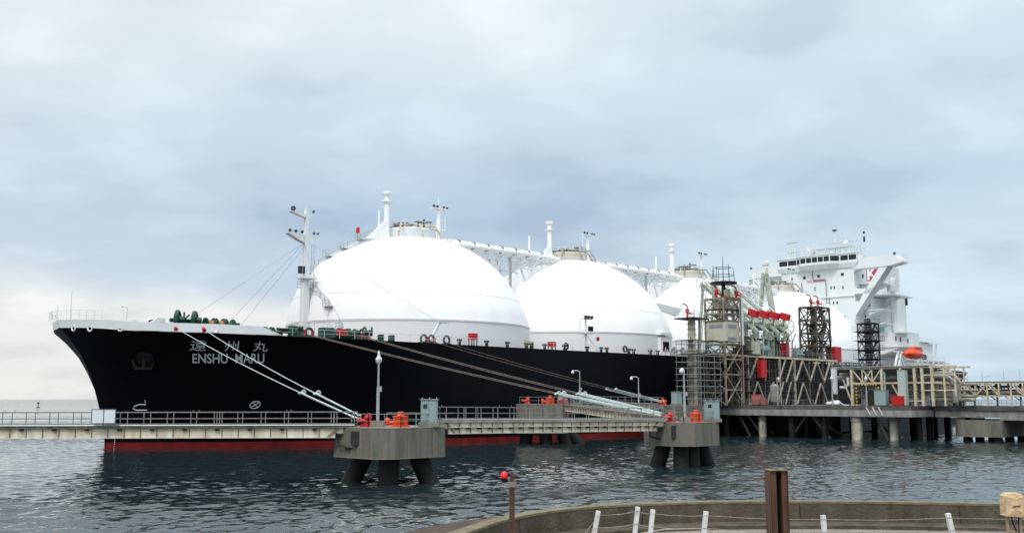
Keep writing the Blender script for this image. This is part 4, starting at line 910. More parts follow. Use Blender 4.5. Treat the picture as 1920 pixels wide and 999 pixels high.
hook_set(-13.0, 91.5, 5.01, 'red mooring hooks on the nearest dolphin where two lines end', rot=R(-10)); hook_set(18.0, 114.2, 4.93, 'red mooring hooks on the dolphin before the loading towers', n=3)
hook_set(2.4, 159.0, 6.76, 'orange mooring hooks on the left part of the tall breasting dolphin', mt=ORANGE, n=3); hook_set(90.5, 36.0, 5.3 + 1.06, 'orange mooring hooks on the dolphin under the slender tower', 'S', n=3, mt=ORANGE)
hook_set(8.1, 158.6, 6.76, 'small red mooring hook beside the cabinet on the tall breasting dolphin', n=1)
def cabinet(x, y, z, w_, d_, h_, label, frame='W', name='control_cabinet', group='grey-green control cabinets'):
    o = thing(name, label, 'cabinet', (x, y, z), frame, group)
    MB().box(x - w_ / 2 - .2, x + w_ / 2 + .2, y - d_ / 2 - .15, y + d_ / 2 + .15, z, z + .35).build('plinth', CONCL, o)
    MB().box(x - w_ / 2, x + w_ / 2, y - d_ / 2, y + d_ / 2, z + .35, z + h_).build('housing', TEAL, o)
    MB().box(x - w_ / 2 - .09, x + w_ / 2 + .09, y - d_ / 2 - .1, y + d_ / 2 + .1, z + h_, z + h_ + .08).build('canopy', TEAL, o)
    dr = MB().box(x - w_ / 2 + .06, x - .03, y - d_ / 2 - .03, y - d_ / 2 - .002, z + .45, z + h_ - .1).build('door', TEAL, o)
    MB().box(x + .03, x + w_ / 2 - .06, y - d_ / 2 - .03, y - d_ / 2 - .002, z + .45, z + h_ - .1).build('door', TEAL, o)
    MB().box(x - w_ / 2 + .2, x - .12, y - d_ / 2 - .045, y - d_ / 2 - .031, z + h_ * .68, z + h_ * .84).build('display_window', GLASS, dr)
    m = MB(); [m.tube((x + a * w_ * .45, y, z + h_), (x + a * w_ * .45, y, z + h_ + .2), .04) for a in (-1, 0, 1)]; m.build_each('lifting_eye', GALV, o)
    return o
cabinet(-7.75, 91.5, 5.01, 1.35, 1.2, 2.25, 'control cabinet with small window on the nearest dolphin'); cabinet(22.6, 115.2, 4.93, 1.45, 1.2, 2.2, 'control cabinet at the right end of the dolphin before the loading towers')
cabinet(8.0, 159.8, 6.76, 1.3, 1.2, 1.75, 'pale cabinet on the right end of the tall breasting dolphin'); cabinet(97.5, 34.0, 6.36, 1.6, 1.2, 2.4, 'cabinet between the rear capstan and the slender tower', 'S')

# ================================================================ FOOTBRIDGES
def footbridge(P, Q, label, w_=1.3, gd=.95, frame='W', step=1.33, rail_h=1.1, two=False, base=None, ends=(0, 0), slender=False):
    P = Vector(P); Q = Vector(Q); dv = (Q - P); L = dv.length; dv.normalize(); nn = Vector((dv.y, -dv.x, 0)).normalized(); up = Vector((0, 0, 1))
    mid = (P + Q) / 2; o = thing('footbridge', label, 'footbridge', (mid.x, mid.y, mid.z - gd), frame, 'steel footbridges between the dolphins')
    def bx(m, a, b, y0, y1, z0, z1):
        pa = P + dv * a; pb = P + dv * b
        m.hexa([pa + nn * y0 + up * z0, pb + nn * y0 + up * z0, pb + nn * y1 + up * z0, pa + nn * y1 + up * z0, pa + nn * y0 + up * z1, pb + nn * y0 + up * z1, pb + nn * y1 + up * z1, pa + nn * y1 + up * z1])
    m = MB(); bx(m, 0, L, -w_ / 2 - .25, w_ / 2 + .25, -.2, 0); m.build('walkway_deck', GIRDB if not two else GIRD, o)
    zt = -.23; m = MB()
    for sg in (-1, 1):
        y = sg * w_ / 2; bx(m, ends[0], L - ends[1], y - .02, y + .02, -gd + .05, zt - .03)
    gi = m.build('girder', GIRD, o)
    m = MB()
    for sg in (-1, 1):
        y = sg * w_ / 2; bx(m, ends[0], L - ends[1], y - .14, y + .14, -gd, -gd + .05); bx(m, ends[0], L - ends[1], y - .14, y + .14, zt - .03, zt)
    if two: bx(m, ends[0], L - ends[1], w_ / 2 + .03, w_ / 2 + .2, -gd * .55, -gd * .5)
    m.build('girder_flange', GIRD, gi)
    m = MB(); nb = int((L - ends[0] - ends[1]) / step)
    for i in range(nb + 1):
        a = ends[0] + (L - ends[0] - ends[1]) * i / nb
        for sg in (-1, 1):
            y = sg * w_ / 2; bx(m, max(a - .025, 0), a + .025, y + (.021 if sg > 0 else -.1), y + (.1 if sg > 0 else -.021), -gd + .051, zt - .031)
    m.build_each('stiffener', GIRDB, gi)
    m = MB()
    for i in range(nb // (2 if not two else 1)):
        a = ends[0] + (i * (2 if not two else 1) + .72) * (L - ends[0] - ends[1]) / nb
        za, zb_ = (zt - .17, zt - .032) if not two else (-gd * .66, -gd * .555)
        bx(m, a - .16, a + .16, w_ / 2 + .022, w_ / 2 + .24, za, zb_)
    m.build_each('pipe_bracket', BLK, gi)
    m = MB()
    for sg in (-1, 1):
        y = nn * (sg * (w_ / 2 + .18)); nr = int(L / 1.9)
        for i in range(nr + 1):
            q = P + dv * (L * i / nr) + y; m.beam(q, q + up * rail_h, .06)
            if i % 5 == 2: m.beam(q + dv * .22, q + dv * .22 + up * rail_h, .06)
        for hh, r_ in ((rail_h, .075), (rail_h * .52, .05), (.12, .05)): m.beam(P + y + up * hh, Q + y + up * hh, r_)
        for i in range(0, nr, 4): q = P + dv * (L * (i + .1) / nr) + y; m.beam(q + up * rail_h, q + up * (rail_h + .18), .05)
    m.build('railing', RAIL, o)
    m = MB()
    for e, c in ((0, ends[0]), (L, -ends[1])):
        if c: bx(m, min(e, e + c), max(e, e + c), -w_ / 2, w_ / 2, -gd * .62, -.201)
    if ends != (0, 0): m.build_each('bearing_end', GIRD, o)
    m = MB()
    for e, c in ((0, ends[0]), (L, -ends[1])):
        if c:
            for sg in (-1, 1):
                pa = P + dv * (e + c * .9) + nn * sg * (w_ / 2 + .06); m.beam(pa + up * -.25, pa + dv * (.8 if c > 0 else -.8) + up * (-gd + .08), .14); m.beam(pa + up * (-gd * .62), P + dv * e + nn * sg * (w_ / 2 + .06) + up * (-gd * .62), .12)
    if ends != (0, 0): m.build('haunch_plate', GIRDB, o)
    m = MB(); m.path([P + nn * (w_ / 2 + .33) + up * .02, Q + nn * (w_ / 2 + .33) + up * .02], .05); m.build('cable_duct', GALV, o)
    return o
footbridge((-58, 84.5, 5.26), (-13.2, 85.3, 5.34), 'long footbridge leading from the left edge to the nearest dolphin', gd=1.04, ends=(0, 1.6))
footbridge((-6.7, 86.5, 5.75), (15.6, 106.2, 5.43), 'footbridge between the two nearest mooring dolphins', gd=1.2, two=True, ends=(1.0, 1.4), step=1.2)
footbridge((17.0, 109.6, 5.65), (8.6, 158.5, 6.7), 'narrow footbridge running back to the tall breasting dolphin', gd=1.0, w_=1.1, ends=(1, 1.2), step=1.5)
footbridge((9.3, 161.0, 6.9), tuple(toW(92.0, 34.5, 6.7)), 'far footbridge linking the two breasting dolphins beside the hull', gd=.9, w_=1.1, step=1.5)
o = thing('sign_panel', 'double white panel in a grey frame fixed to the left footbridge railing', 'sign', (-33.85, 83.6, 5.5), 'W')
MB().box(-34.8, -33.88, 83.55, 83.58, 5.55, 6.62).box(-33.8, -32.9, 83.55, 83.58, 5.55, 6.62).build_each('panel', mat('panel_white', (.72, .76, .80), .4, var=.02), o)
m = MB(); [m.beam((x, 83.56, 5.48), (x, 83.56, 6.7), .06) for x in (-34.84, -33.84, -32.86)]; [m.beam((-34.84, 83.56, z_), (-32.86, 83.56, z_), .06) for z_ in (5.5, 6.67)]; m.build('frame', mat('frame_grey', (.14, .16, .18), .5), o)

# ================================================================ MOORING LINES
def line(A, B_, label, sag=.6, tail=.22, r0=.055, r1=.065, mt=ROPE, dbl=True, group='mooring lines'):
    A = Vector(A); B_ = Vector(B_); B_ += near_shift(B_, 'W')
    o = thing('mooring_line', label, 'mooring line', tuple(B_), 'W', group)
    def at(u): return A.lerp(B_, u) - Vector((0, 0, sag * 4 * u * (1 - u)))
    us = [i / 16 * (1 - tail) for i in range(17)]; MB().path([at(u) for u in us], r0, 6).build('rope', mt, o, smooth=True)
    side = (B_ - A).cross(Vector((0, 0, 1))).normalized()
    ut = [(1 - tail) + i / 6 * tail for i in range(7)]
    for sg in ((-1, 1) if dbl else (0,)):
        MB().path([at(u) + side * sg * .11 + Vector((0, 0, sg * .08 * min(1, (1 - u) * 9 + .2))) for u in ut], r1, 6).build('tail_rope', ROPEW, o, smooth=True)
    c = at(1 - tail); m = MB(); m.ball(c, .19, (1.8, .8, .8), 10, 7); m.torus(c + Vector((.2, 0, .1)), .18, .07, (0, 1, .3), 12, 6); m.build('shackle', ROPEW, o, smooth=True)
    return o
S_ = lambda s, t, z: tuple(toW(s, t, z))
q1, n1_ = hp(9.55, 16.7); q2, n2_ = hp(12.5, 16.6)
line(S_(*q1), (-13.9, 91.2, 5.75), 'lower of the two pale lines from the bow to the nearest dolphin', .35, .22, .045, mt=ROPEW)
line(S_(*q2), (-13.7, 91.9, 5.95), 'upper of the two pale lines from the bow to the nearest dolphin', .35, .2, .045, mt=ROPEW)
line(S_(24.9, 23.9, 16.4), (17.0, 114.0, 5.6), 'lowest long line from the fore deck to the dolphin before the towers', .35, .24)
line(S_(25.7, 23.9, 16.4), (17.0, 114.5, 5.7), 'second long line close above the lowest one to the same dolphin', .3, .23)
line(S_(34.5, 24.2, 16.4), (17.1, 114.6, 5.8), 'third long line, starting beside the second pair of roller fairleads', .3, .22)
line(S_(35.3, 24.2, 16.4), (17.2, 115.0, 5.9), 'fourth and uppermost long line to the dolphin before the towers', .25, .21)
line(S_(47, 24.3, 16.4), S_(90, 36, 7.0), 'lower thin line from the first tank to the dolphin under the slender tower', .35, .26, .05, .06)
line(S_(49.6, 24.3, 16.4), S_(90, 36.6, 7.1), 'upper thin line from the first tank to the dolphin under the slender tower', .3, .24, .05, .06)

# ================================================================ JETTY
jt = thing('jetty_platform', 'wide concrete loading platform on piles beside the ship', 'jetty', (140, 45, 0), 'S')
DZ = 6.35
m = MB(); m.prism([(114, 27.5), (200, 27.5), (200, 37), (168, 37), (168, 42), (146, 42), (146, 70), (114, 70)], DZ - .75, DZ); m.build('deck_slab', DECKC, jt)
m = MB(); m.box(113.7, 114.5, 27.5, 70.2, DZ - 1.85, DZ - .752); m.box(114.5, 146, 69.5, 70.3, DZ - 1.85, DZ - .752)
for t_ in range(30, 70, 5): m.box(114.5, 146, t_ - .4, t_ + .4, DZ - 1.7, DZ - .753)
m.build('edge_beam', BEAMC, jt)
pi = random.Random(3)
for s, t_, w_ in ((115.2, 33, 0), (115.2, 40.9, 1), (115.2, 47, 0), (115.0, 59.8, 1), (117, 65.5, 1), (115.2, 53.5, 0), (119, 37, 0), (121, 44, 0), (122, 50, 0), (123, 56, 0), (124, 62, 0), (128, 34, 0), (130, 41, 0), (131, 48, 0), (132, 55, 0), (133, 62, 0), (134, 68, 0), (140, 38, 0), (141, 46, 0), (142, 54, 0), (143, 62, 0), (144, 68, 0), (150, 32, 0), (152, 38, 0), (160, 34, 0), (164, 39, 0), (126, 68, 0), (120, 68.6, 0)):
    r_ = (.95 if t_ == 59.8 else .72) if w_ else .6; z1 = DZ - 1.7
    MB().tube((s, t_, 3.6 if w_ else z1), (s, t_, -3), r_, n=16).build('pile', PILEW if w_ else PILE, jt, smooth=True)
    if w_: MB().tube((s, t_, z1), (s, t_, 3.6), r_ * 1.12, n=16).build('pile_head', BEAMC, jt, smooth=True)
m = MB()
for t0, t1 in ((34, 37), (48.5, 44.5), (49.5, 54), (62, 64.5), (36, 40), (66.5, 64)): m.tube((118, t0, DZ - 1.8), (118, t1, -.5), .22)
for t_ in (31, 46, 57): m.tube((124, t_, DZ - 1.8), (132, t_ + 4, -.5), .25)
m.build_each('raked_brace', BEAMC, jt)
m = MB(); m.box(114.6, 200, 27.0, 27.6, -1, DZ - .76); m.box(140, 168, 42.2, 42.6, .8, DZ - .76); m.box(200.1, 264, 27.0, 27.6, -1, 2.3)  # dark walls added to stand in for the shade beneath jetty and trestle
m.build_each('shade_wall', PILE, jt)
m = MB(); m.rail([(114.3, 28, DZ), (114.3, 52, DZ)], 1.05, 2, .03); m.build('deck_railing', RAIL, jt)
m = MB()
for t_ in (62.4, 63.5, 64.6): m.beam((113.4, t_, DZ - .2), (113.4, t_ + .7, DZ - 1.6), .14)
m.build_each('fender_chain', POSTW, jt)

# steel loading structure on the platform
ls = thing('loading_structure', 'dark steel frame carrying the loading arm deck, full of pipes and stairs', 'steel frame', (133, 33, DZ), 'S')
UZ = 16.1; F, Bk = 36.0, 28.5; SS = [106.5, 112.5, 118.5, 124.5, 130.5, 136.5, 142.5, 148.5, 154.5]
m = MB(); m.box(107, 155, Bk, F, UZ, UZ + .12); m.build('upper_deck', STEEL, ls)
m = MB()
for y in (Bk, F): m.beam((106.8, y, UZ - .2), (155.2, y, UZ - .2), .35, .38)
for s in SS: m.beam((s, Bk, UZ - .25), (s, F, UZ - .25), .3)
m.build('deck_beam', CREAM, ls)
for s in SS[1:]:
    for y in (Bk, F): MB().beam((s, y, DZ + .002), (s, y, UZ - .4), .42 if y == F else .5).build('column', BRACE if y == F and s in (118.5, 130.5, 136.5) else STEEL, ls)
m = MB()
for a, b in ((121.3, 124.5), (124.5, 121.3 + 6.2)): pass
for c in (121.5, 139.5, 145.5, 151.5): m.beam((c, F + .3, UZ - .6), (c - 3.0, F + .3, 11.2), .3); m.beam((c, F + .3, UZ - .6), (c + 3.0, F + .3, 11.2), .3)
for c in (121.5, 127.5, 139.5, 147): m.beam((c, F + .3, 10.9), (c - 2.8, F + .3, DZ + .1), .24); m.beam((c, F + .3, 10.9), (c + 2.8, F + .3, DZ + .1), .24)
for c in (130.5, 133.5): m.beam((c + 2, F + .3, UZ - .6), (c - 1, F + .3, 10.9), .24); m.beam((c + 1, F + .3, 11), (c - 1.5, F + .3, DZ + .1), .22)
m.build_each('front_brace', BRACE, ls)
m = MB()
for z_ in (9.1, 11.1, 13.4):
    m.box(112.5, 154.5, Bk + .4, F - 1.4, z_, z_ + .06); m.beam((112.5, F, z_), (154.5, F, z_), .2)
    m.rail([(112.5, F - .1, z_ + .08), (154.5, F - .1, z_ + .08)], 1.05, 2, .035)
m.build('inner_platform', DSTEEL, ls)
rr = random.Random(11)
for j in range(30):
    s = rr.uniform(112, 154); y = rr.uniform(29.5, 35.5); m = MB(); r_ = rr.choice((.08, .12, .16, .25, .32)); z0 = DZ + .05 + rr.uniform(0, 4); z1 = z0 + rr.uniform(2.5, 7)
    z1 = min(z1, UZ - .1)
    if j % 3: m.path([(s, y, z0), (s, y, z1 - .5), (s + .4, y, z1), (s + rr.uniform(2, 8), y, z1)], r_, 8)
    else: m.path([(s - rr.uniform(3, 8), y, z0), (s, y, z0), (s + .4, y, z0 + .4), (s + .4, y, z1)], r_, 8)
    m.build('process_pipe', rr.choice((PIPE, STEEL, DSTEEL, DSTEEL)), ls, smooth=True)
for j in range(8):
    s = rr.uniform(113, 150); z0 = (DZ, 9.1, 11.1, 13.4)[j % 4]; m = MB(); m.beam((s, F - .8, z0), (s + 3.2, F - .8, z0 + 2.2), .7, .12); m.rail([(s, F - .45, z0), (s + 3.2, F - .45, z0 + 2.2)], 1, .8, .03); m.build('inner_stair', DSTEEL, ls)
for j in range(9):
    s = rr.uniform(113, 152); y = rr.uniform(30, 34.5); z0 = (DZ, 9.2, 11.2)[j % 3]; m = MB(); m.box(s, s + rr.uniform(.8, 2.4), y, y + rr.uniform(.6, 1.4), z0, z0 + rr.uniform(.8, 1.7)); m.build('equipment_box', rr.choice((DSTEEL, STEEL, GALV, TEAL)), ls)
m = MB()
for i in range(33): m.tube((112.8 + i * 1.28, F - .32, DZ + .01), (112.8 + i * 1.28, F - .32, UZ - .2 - (i * 7 % 5) * .8), .045, n=5)
for i in range(8): m.tube((112.8, F - .38, 7.3 + i * 1.12), (153.6 - (i * 5 % 4) * 3, F - .38, 7.3 + i * 1.12), .045, n=5)
for i in range(12): m.tube((113 + i * 3.3, F - .42, DZ + .5 + (i % 3)), (115.4 + i * 3.3, F - .42, DZ + 4.5 + (i % 3) * 1.6), .045, n=5)
m.build('pipe_scaffold', mat('scaffold_grey', (.16, .16, .15), .5, .4, var=.2), ls)
rr = random.Random(92)
for j in range(16):
    s = rr.uniform(117, 137); y = rr.uniform(34.8, 36); z0 = UZ + .12; MB().path([(s, y, z0), (s, y, z0 + rr.uniform(1, 3.5)), (s + rr.uniform(-2, 2), y, z0 + rr.uniform(3.6, 5))], rr.uniform(.07, .18), 6).build('arm_piping', rr.choice((LGREEN, DSTEEL, PIPE, GALV)), ls, smooth=True)
rr = random.Random(91)
for j in range(34):
    s = rr.uniform(113, 153.5); y = F - rr.uniform(.5, 1.6); z0 = rr.choice((DZ + .05, 9.15, 11.15)); r_ = rr.choice((.06, .09, .13, .2))
    MB().tube((s, y, z0), (s + rr.choice((0, 0, 0, .6, -.6)), y, min(z0 + rr.uniform(3, 8), UZ - .1)), r_, n=7).build('riser', rr.choice((STEEL, DSTEEL, GALV, PIPE, DSTEEL)), ls, smooth=True)
for j in range(14):
    z_ = rr.uniform(7.5, 15.5); s = rr.uniform(113, 140); MB().tube((s, F - rr.uniform(.7, 2), z_), (s + rr.uniform(5, 13), F - rr.uniform(.7, 2), z_), rr.choice((.07, .1, .16)), n=7).build('header', rr.choice((STEEL, DSTEEL, PIPE)), ls, smooth=True)
for j in range(9):
    s = (139.5, 141, 142.6, 144, 145.4, 146.5, 116.5, 118, 123.8)[j]; h_ = rr.uniform(.8, 2.2); m = MB(); m.box(s, s + rr.uniform(.5, 1.1), 34, 35.2, UZ + .12, UZ + .12 + h_); m.tube((s + .3, 34.6, UZ + .1 + h_), (s + .3, 34.6, UZ + .8 + h_), .1); m.tube((s - .6, 35.4, UZ + .8), (s + 1.2, 35.4, UZ + .8), .14); m.build('deck_valve_set', rr.choice((DSTEEL, STEEL, TEAL)), ls)
rr = random.Random(77)
for j in range(26):
    s = rr.uniform(112.5, 152); y = rr.uniform(31, 35.6); z0 = rr.choice((DZ + .05, 9.15, 11.15, 13.45)); L_ = rr.uniform(1.5, 4.5)
    MB().beam((s, y, z0), (s + rr.uniform(-L_, L_), y, min(z0 + rr.uniform(1.8, 4.5), UZ - .1)), rr.uniform(.08, .2)).build('strut', rr.choice((STEEL, DSTEEL, RAIL)), ls)
m = MB(); m.rail([(107, F, UZ + .12), (155, F, UZ + .12), (155, Bk, UZ + .12)], 1.1, 1.8, .03); m.rail([(107, F, UZ + .12), (107, Bk, UZ + .12)], 1.1, 1.8, .03); m.build('deck_railing', RAIL, ls)

def lattice(name, label, cat, s0, s1, t0, t1, z0, z1, nl, mt=STEEL, leg=.3, br=.16, plats=(), group=None, skipx=()):
    o = thing(name, label, cat, ((s0 + s1) / 2, (t0 + t1) / 2, z0), 'S', group)
    for s in (s0, s1):
        for t_ in (t0, t1): MB().beam((s, t_, z0), (s, t_, z1), leg).build('leg', mt, o)
    hs = [lerp(z0, z1, i / nl) for i in range(nl + 1)]
    m = MB()
    for h in hs[1:]:
        for t_ in (t0, t1): m.beam((s0, t_, h), (s1, t_, h), leg * .8)
        for s in (s0, s1): m.beam((s, t0, h), (s, t1, h), leg * .8)
    m.build_each('girt', mt, o)
    m = MB()
    for i in range(nl):
        a, b = hs[i], hs[i + 1]
        for t_ in (t0, t1):
            c = (s0 + s1) / 2
            if i % 2 == 0: m.beam((s0, t_, a), (c, t_, b), br); m.beam((s1, t_, a), (c, t_, b), br)
            else: m.beam((s0, t_, b), (c, t_, a), br); m.beam((s1, t_, b), (c, t_, a), br)
        for s in (s0, s1):
            m.beam((s, t0, a), (s, t1, b), br); m.beam((s, t1, a), (s, t0, b), br)
    m.build('bracing', mt, o)
    for z_, ov in plats:
        p = MB(); p.box(s0 - ov, s1 + ov, t0 - ov, t1 + ov, z_, z_ + .1); q = p.build('platform', mt, o)
        p = MB(); p.rail([(s0 - ov, t0 - ov, z_ + .1), (s0 - ov, t1 + ov, z_ + .1), (s1 + ov, t1 + ov, z_ + .1), (s1 + ov, t0 - ov, z_ + .1)], 1.05, 1.2, .03); p.build('platform_railing', RAIL, q)
    return o
# main tower with cabin
mt_ = lattice('gangway_tower', 'tall lattice tower with a beige cabin half way up, left of the loading arms', 'tower', 108.8, 114.8, 33.0, 37.2, DZ, 26.6, 7, mat('tower_paint', (.36, .32, .24), .55, var=.3, vs=.7, dark=(.12, .085, .05)), .32, .18, ((22.3, .5), (24.6, .3)))
MB().box(108.6, 113.4, 33.3, 37.6, 18.4, 22.2).build('cabin', BEIGE, mt_)
m = MB(); m.box(109.4, 112.2, 37.6, 37.64, 20.9, 21.6); m.box(109.4, 112.2, 37.6, 37.64, 18.6, 19.2); m.box(108.56, 108.6, 34, 37, 20.9, 21.6); m.build_each('cabin_louvre', mat('louvre_grey', (.26, .27, .30), .6), mt_)
MB().tube((113.6, 38.0, 17.8), (113.6, 38.0, 26.9), .36, n=12).build('white_duct', WHITE2, mt_, smooth=True)
MB().tube((112.9, 38.3, 9), (112.9, 38.3, 27), .09).build('red_pipe', mat('pipe_red', (.11, .03, .02), .6), mt_)
MB().box(107.9, 113, 38.0, 38.3, 26.3, 26.8).build('red_beam', mat('beam_red', (.26, .09, .05), .6), mt_)
m = MB(); rr = random.Random(5)
for j in range(16):
    s = rr.uniform(109, 114.5); y = rr.uniform(33.5, 37); z0 = rr.uniform(22, 26); m.tube((s, y, z0), (s, y, z0 + rr.uniform(1.5, 3.5)), rr.uniform(.1, .32))
    if j % 2: m.tube((s, y, z0 + .8), (s + rr.uniform(-2, 2), y, z0 + .8 + rr.uniform(-1, 1)), .15)
m.build('tower_pipe', PIPE, mt_, smooth=True)
for z_ in (9.0, 11.6, 14.2, 17.0, 19.6):
    m = MB(); m.box(115.1, 119.5, 34.5, 37, z_ - .05, z_ + .05); m.rail([(115.1, 37, z_), (119.5, 37, z_)], 1.05, 1.5, .035); m.beam((115.3, 35.6, z_), (119, 35.6, z_ - 2.5), .8, .12); m.build('stair_flight', STEEL, mt_)
m = MB(); s, y = 112.6, 34.8
m.lathe((s, y, 29.7), [(2.5, 0), (2.7, .25), (2.5, .4)], 18); m.build('crown_platform', DSTEEL, mt_)
m = MB(); m.tube((s, y, 26.6), (s, y, 35.2), .12, .05); m.tube((s, y, 26.6), (s, y, 29.7), .4)
for a in range(6): m.beam((s + 2.2 * math.cos(a), y + 2.2 * math.sin(a), 30), (s + 1.9 * math.cos(a), y + 1.9 * math.sin(a), 32.4 + (a % 3) * .5), .08)
m.torus((s, y, 31.4), 2.1, .06, n=18); m.torus((s, y, 32.9), 1.5, .06, n=18); m.tube((s - 3.2, y, 29), (s - 3.4, y, 33.0), .06); m.build('crown_mast', DSTEEL, mt_)
# slender tower on the dolphin
st2 = thing('monitor_tower', 'slender pale column tower with a railed platform and a tall spike', 'tower', (102.7, 34, 6.35), 'S')
MB().tube((102.7, 34, 6.35), (102.7, 34, 22.3), .85, .7, 14).build('column', CREAM, st2, smooth=True)
m = MB(); m.box(100.2, 105.3, 31.8, 36.2, 22.3, 22.55); m.build('platform', DSTEEL, st2)
MB().rail([(100.2, 31.8, 22.55), (100.2, 36.2, 22.55), (105.3, 36.2, 22.55), (105.3, 31.8, 22.55)], 1.1, 1.2, .03).build('platform_railing', GALV, st2)
MB().tube((102.9, 34.6, 22.55), (102.9, 34.6, 30.2), .06, .03).build('lightning_rod', GALV, st2)
m = MB(); m.tube((103.9, 34.9, 6.4), (103.9, 34.9, 22.3), .2); m.path([(101.4, 34.9, 20), (101.0, 34.9, 19), (101.4, 34.9, 16)], .12); m.build('riser_pipe', PIPE, st2)
m = MB()
for z_ in range(7, 22): m.torus((102.7, 34, z_ + .5), .95, .05, n=14, k=4)
m.build('ladder_hoops', GALV, st2)
# scaffolding around it
sf = thing('scaffolding', 'dark pipe scaffolding wrapped round the lower part of the slender tower', 'scaffolding', (103.5, 35, 6.35), 'S')
m = MB()
for s in (100.2, 102, 105.5, 107.4):
    for t_ in (32.2, 34.6, 37.0): m.tube((s, t_, 6.36), (s, t_, 18.4), .06, n=6)
m.build('upright', RAIL, sf)
m = MB()
for i in range(10):
    z_ = 7.6 + i * 1.12
    for t_ in (32.2, 37.0): m.beam((99.8, t_, z_), (107.8, t_, z_), .09)
    for s in (100.2, 107.4): m.beam((s, 32.0, z_), (s, 37.3, z_), .09)
m.build('ledger', GALV, sf)
m = MB()
for z_ in (9.0, 11.3, 13.5, 15.7, 18.3): m.box(105.3, 107.6, 32.2, 37.0, z_, z_ + .08); m.box(100, 102, 32.2, 37, z_, z_ + .08)
m.build('board', DSTEEL, sf)

# fire monitors
def monitor(s, t_, z_, label):
    o = thing('fire_monitor', label, 'fire monitor', (s, t_, z_), 'S', 'red fire monitors on the towers')
    m = MB(); m.lathe((s, t_, z_), [(.4, 0), (.4, .1), (.22, .2), (.22, 1.0), (.38, 1.1), (.40, 1.6), (.2, 1.8)], 12); m.build('body', RED, o, smooth=True)
    MB().path([(s, t_, z_ + 1.7), (s, t_, z_ + 2.3), (s - .2, t_ - .3, z_ + 2.6), (s - .4, t_ - .8, z_ + 2.75)], .13, 8).build('nozzle', mat('nozzle_dark', (.09, .02, .02), .5), o, smooth=True)
    MB().tube((s, t_, z_ + .9), (s + .7, t_ + .35, z_ + .9), .18).torus((s + .8, t_ + .4, z_ + .9), .28, .06, (1, .5, 0), 14).build('hand_wheel', RED, o, smooth=True)
    return o
monitor(102.3, 33.4, 22.56, 'red fire monitor on top of the slender tower'); monitor(109.8, 35, 26.65, 'red fire monitor at the left of the main tower top'); monitor(114.4, 36.5, 26.65, 'red fire monitor at the right of the main tower top')
# fire tower
ft = lattice('fire_tower', 'square brown lattice tower packed with pipes on the right of the loading deck', 'tower', 147.6, 153.6, 31.5, 35.5, UZ + .12, 27.6, 4, STEEL, .34, .2, ((23.8, .25), (20.2, .25), (27.6, .1)))
rr = random.Random(21); 
for j in range(7):
    m = MB(); s = rr.uniform(148.4, 152.8); y = rr.uniform(32, 35); m.path([(s, y, 16.3), (s, y, rr.uniform(19, 22)), (s + rr.uniform(-1.5, 1.5), y + .3, rr.uniform(22.5, 24)), (s + .3, y, 27.4)], rr.uniform(.15, .42), 8); m.build('tower_pipe', rr.choice((PIPE, STEEL, DSTEEL, DSTEEL)), ft, smooth=True)
m = MB()
for j in range(3): z0 = 16.3 + j * 3.7; m.beam((148, 34.6, z0), (153, 34.6, z0 + 3.5), .7, .15)
m.build('tower_stair', DSTEEL, ft)
monitor(149.2, 33.5, 27.72, 'left one of the two red fire monitors on the brown fire tower'); monitor(152.4, 33.5, 27.72, 'right one of the two red fire monitors on the brown fire tower')

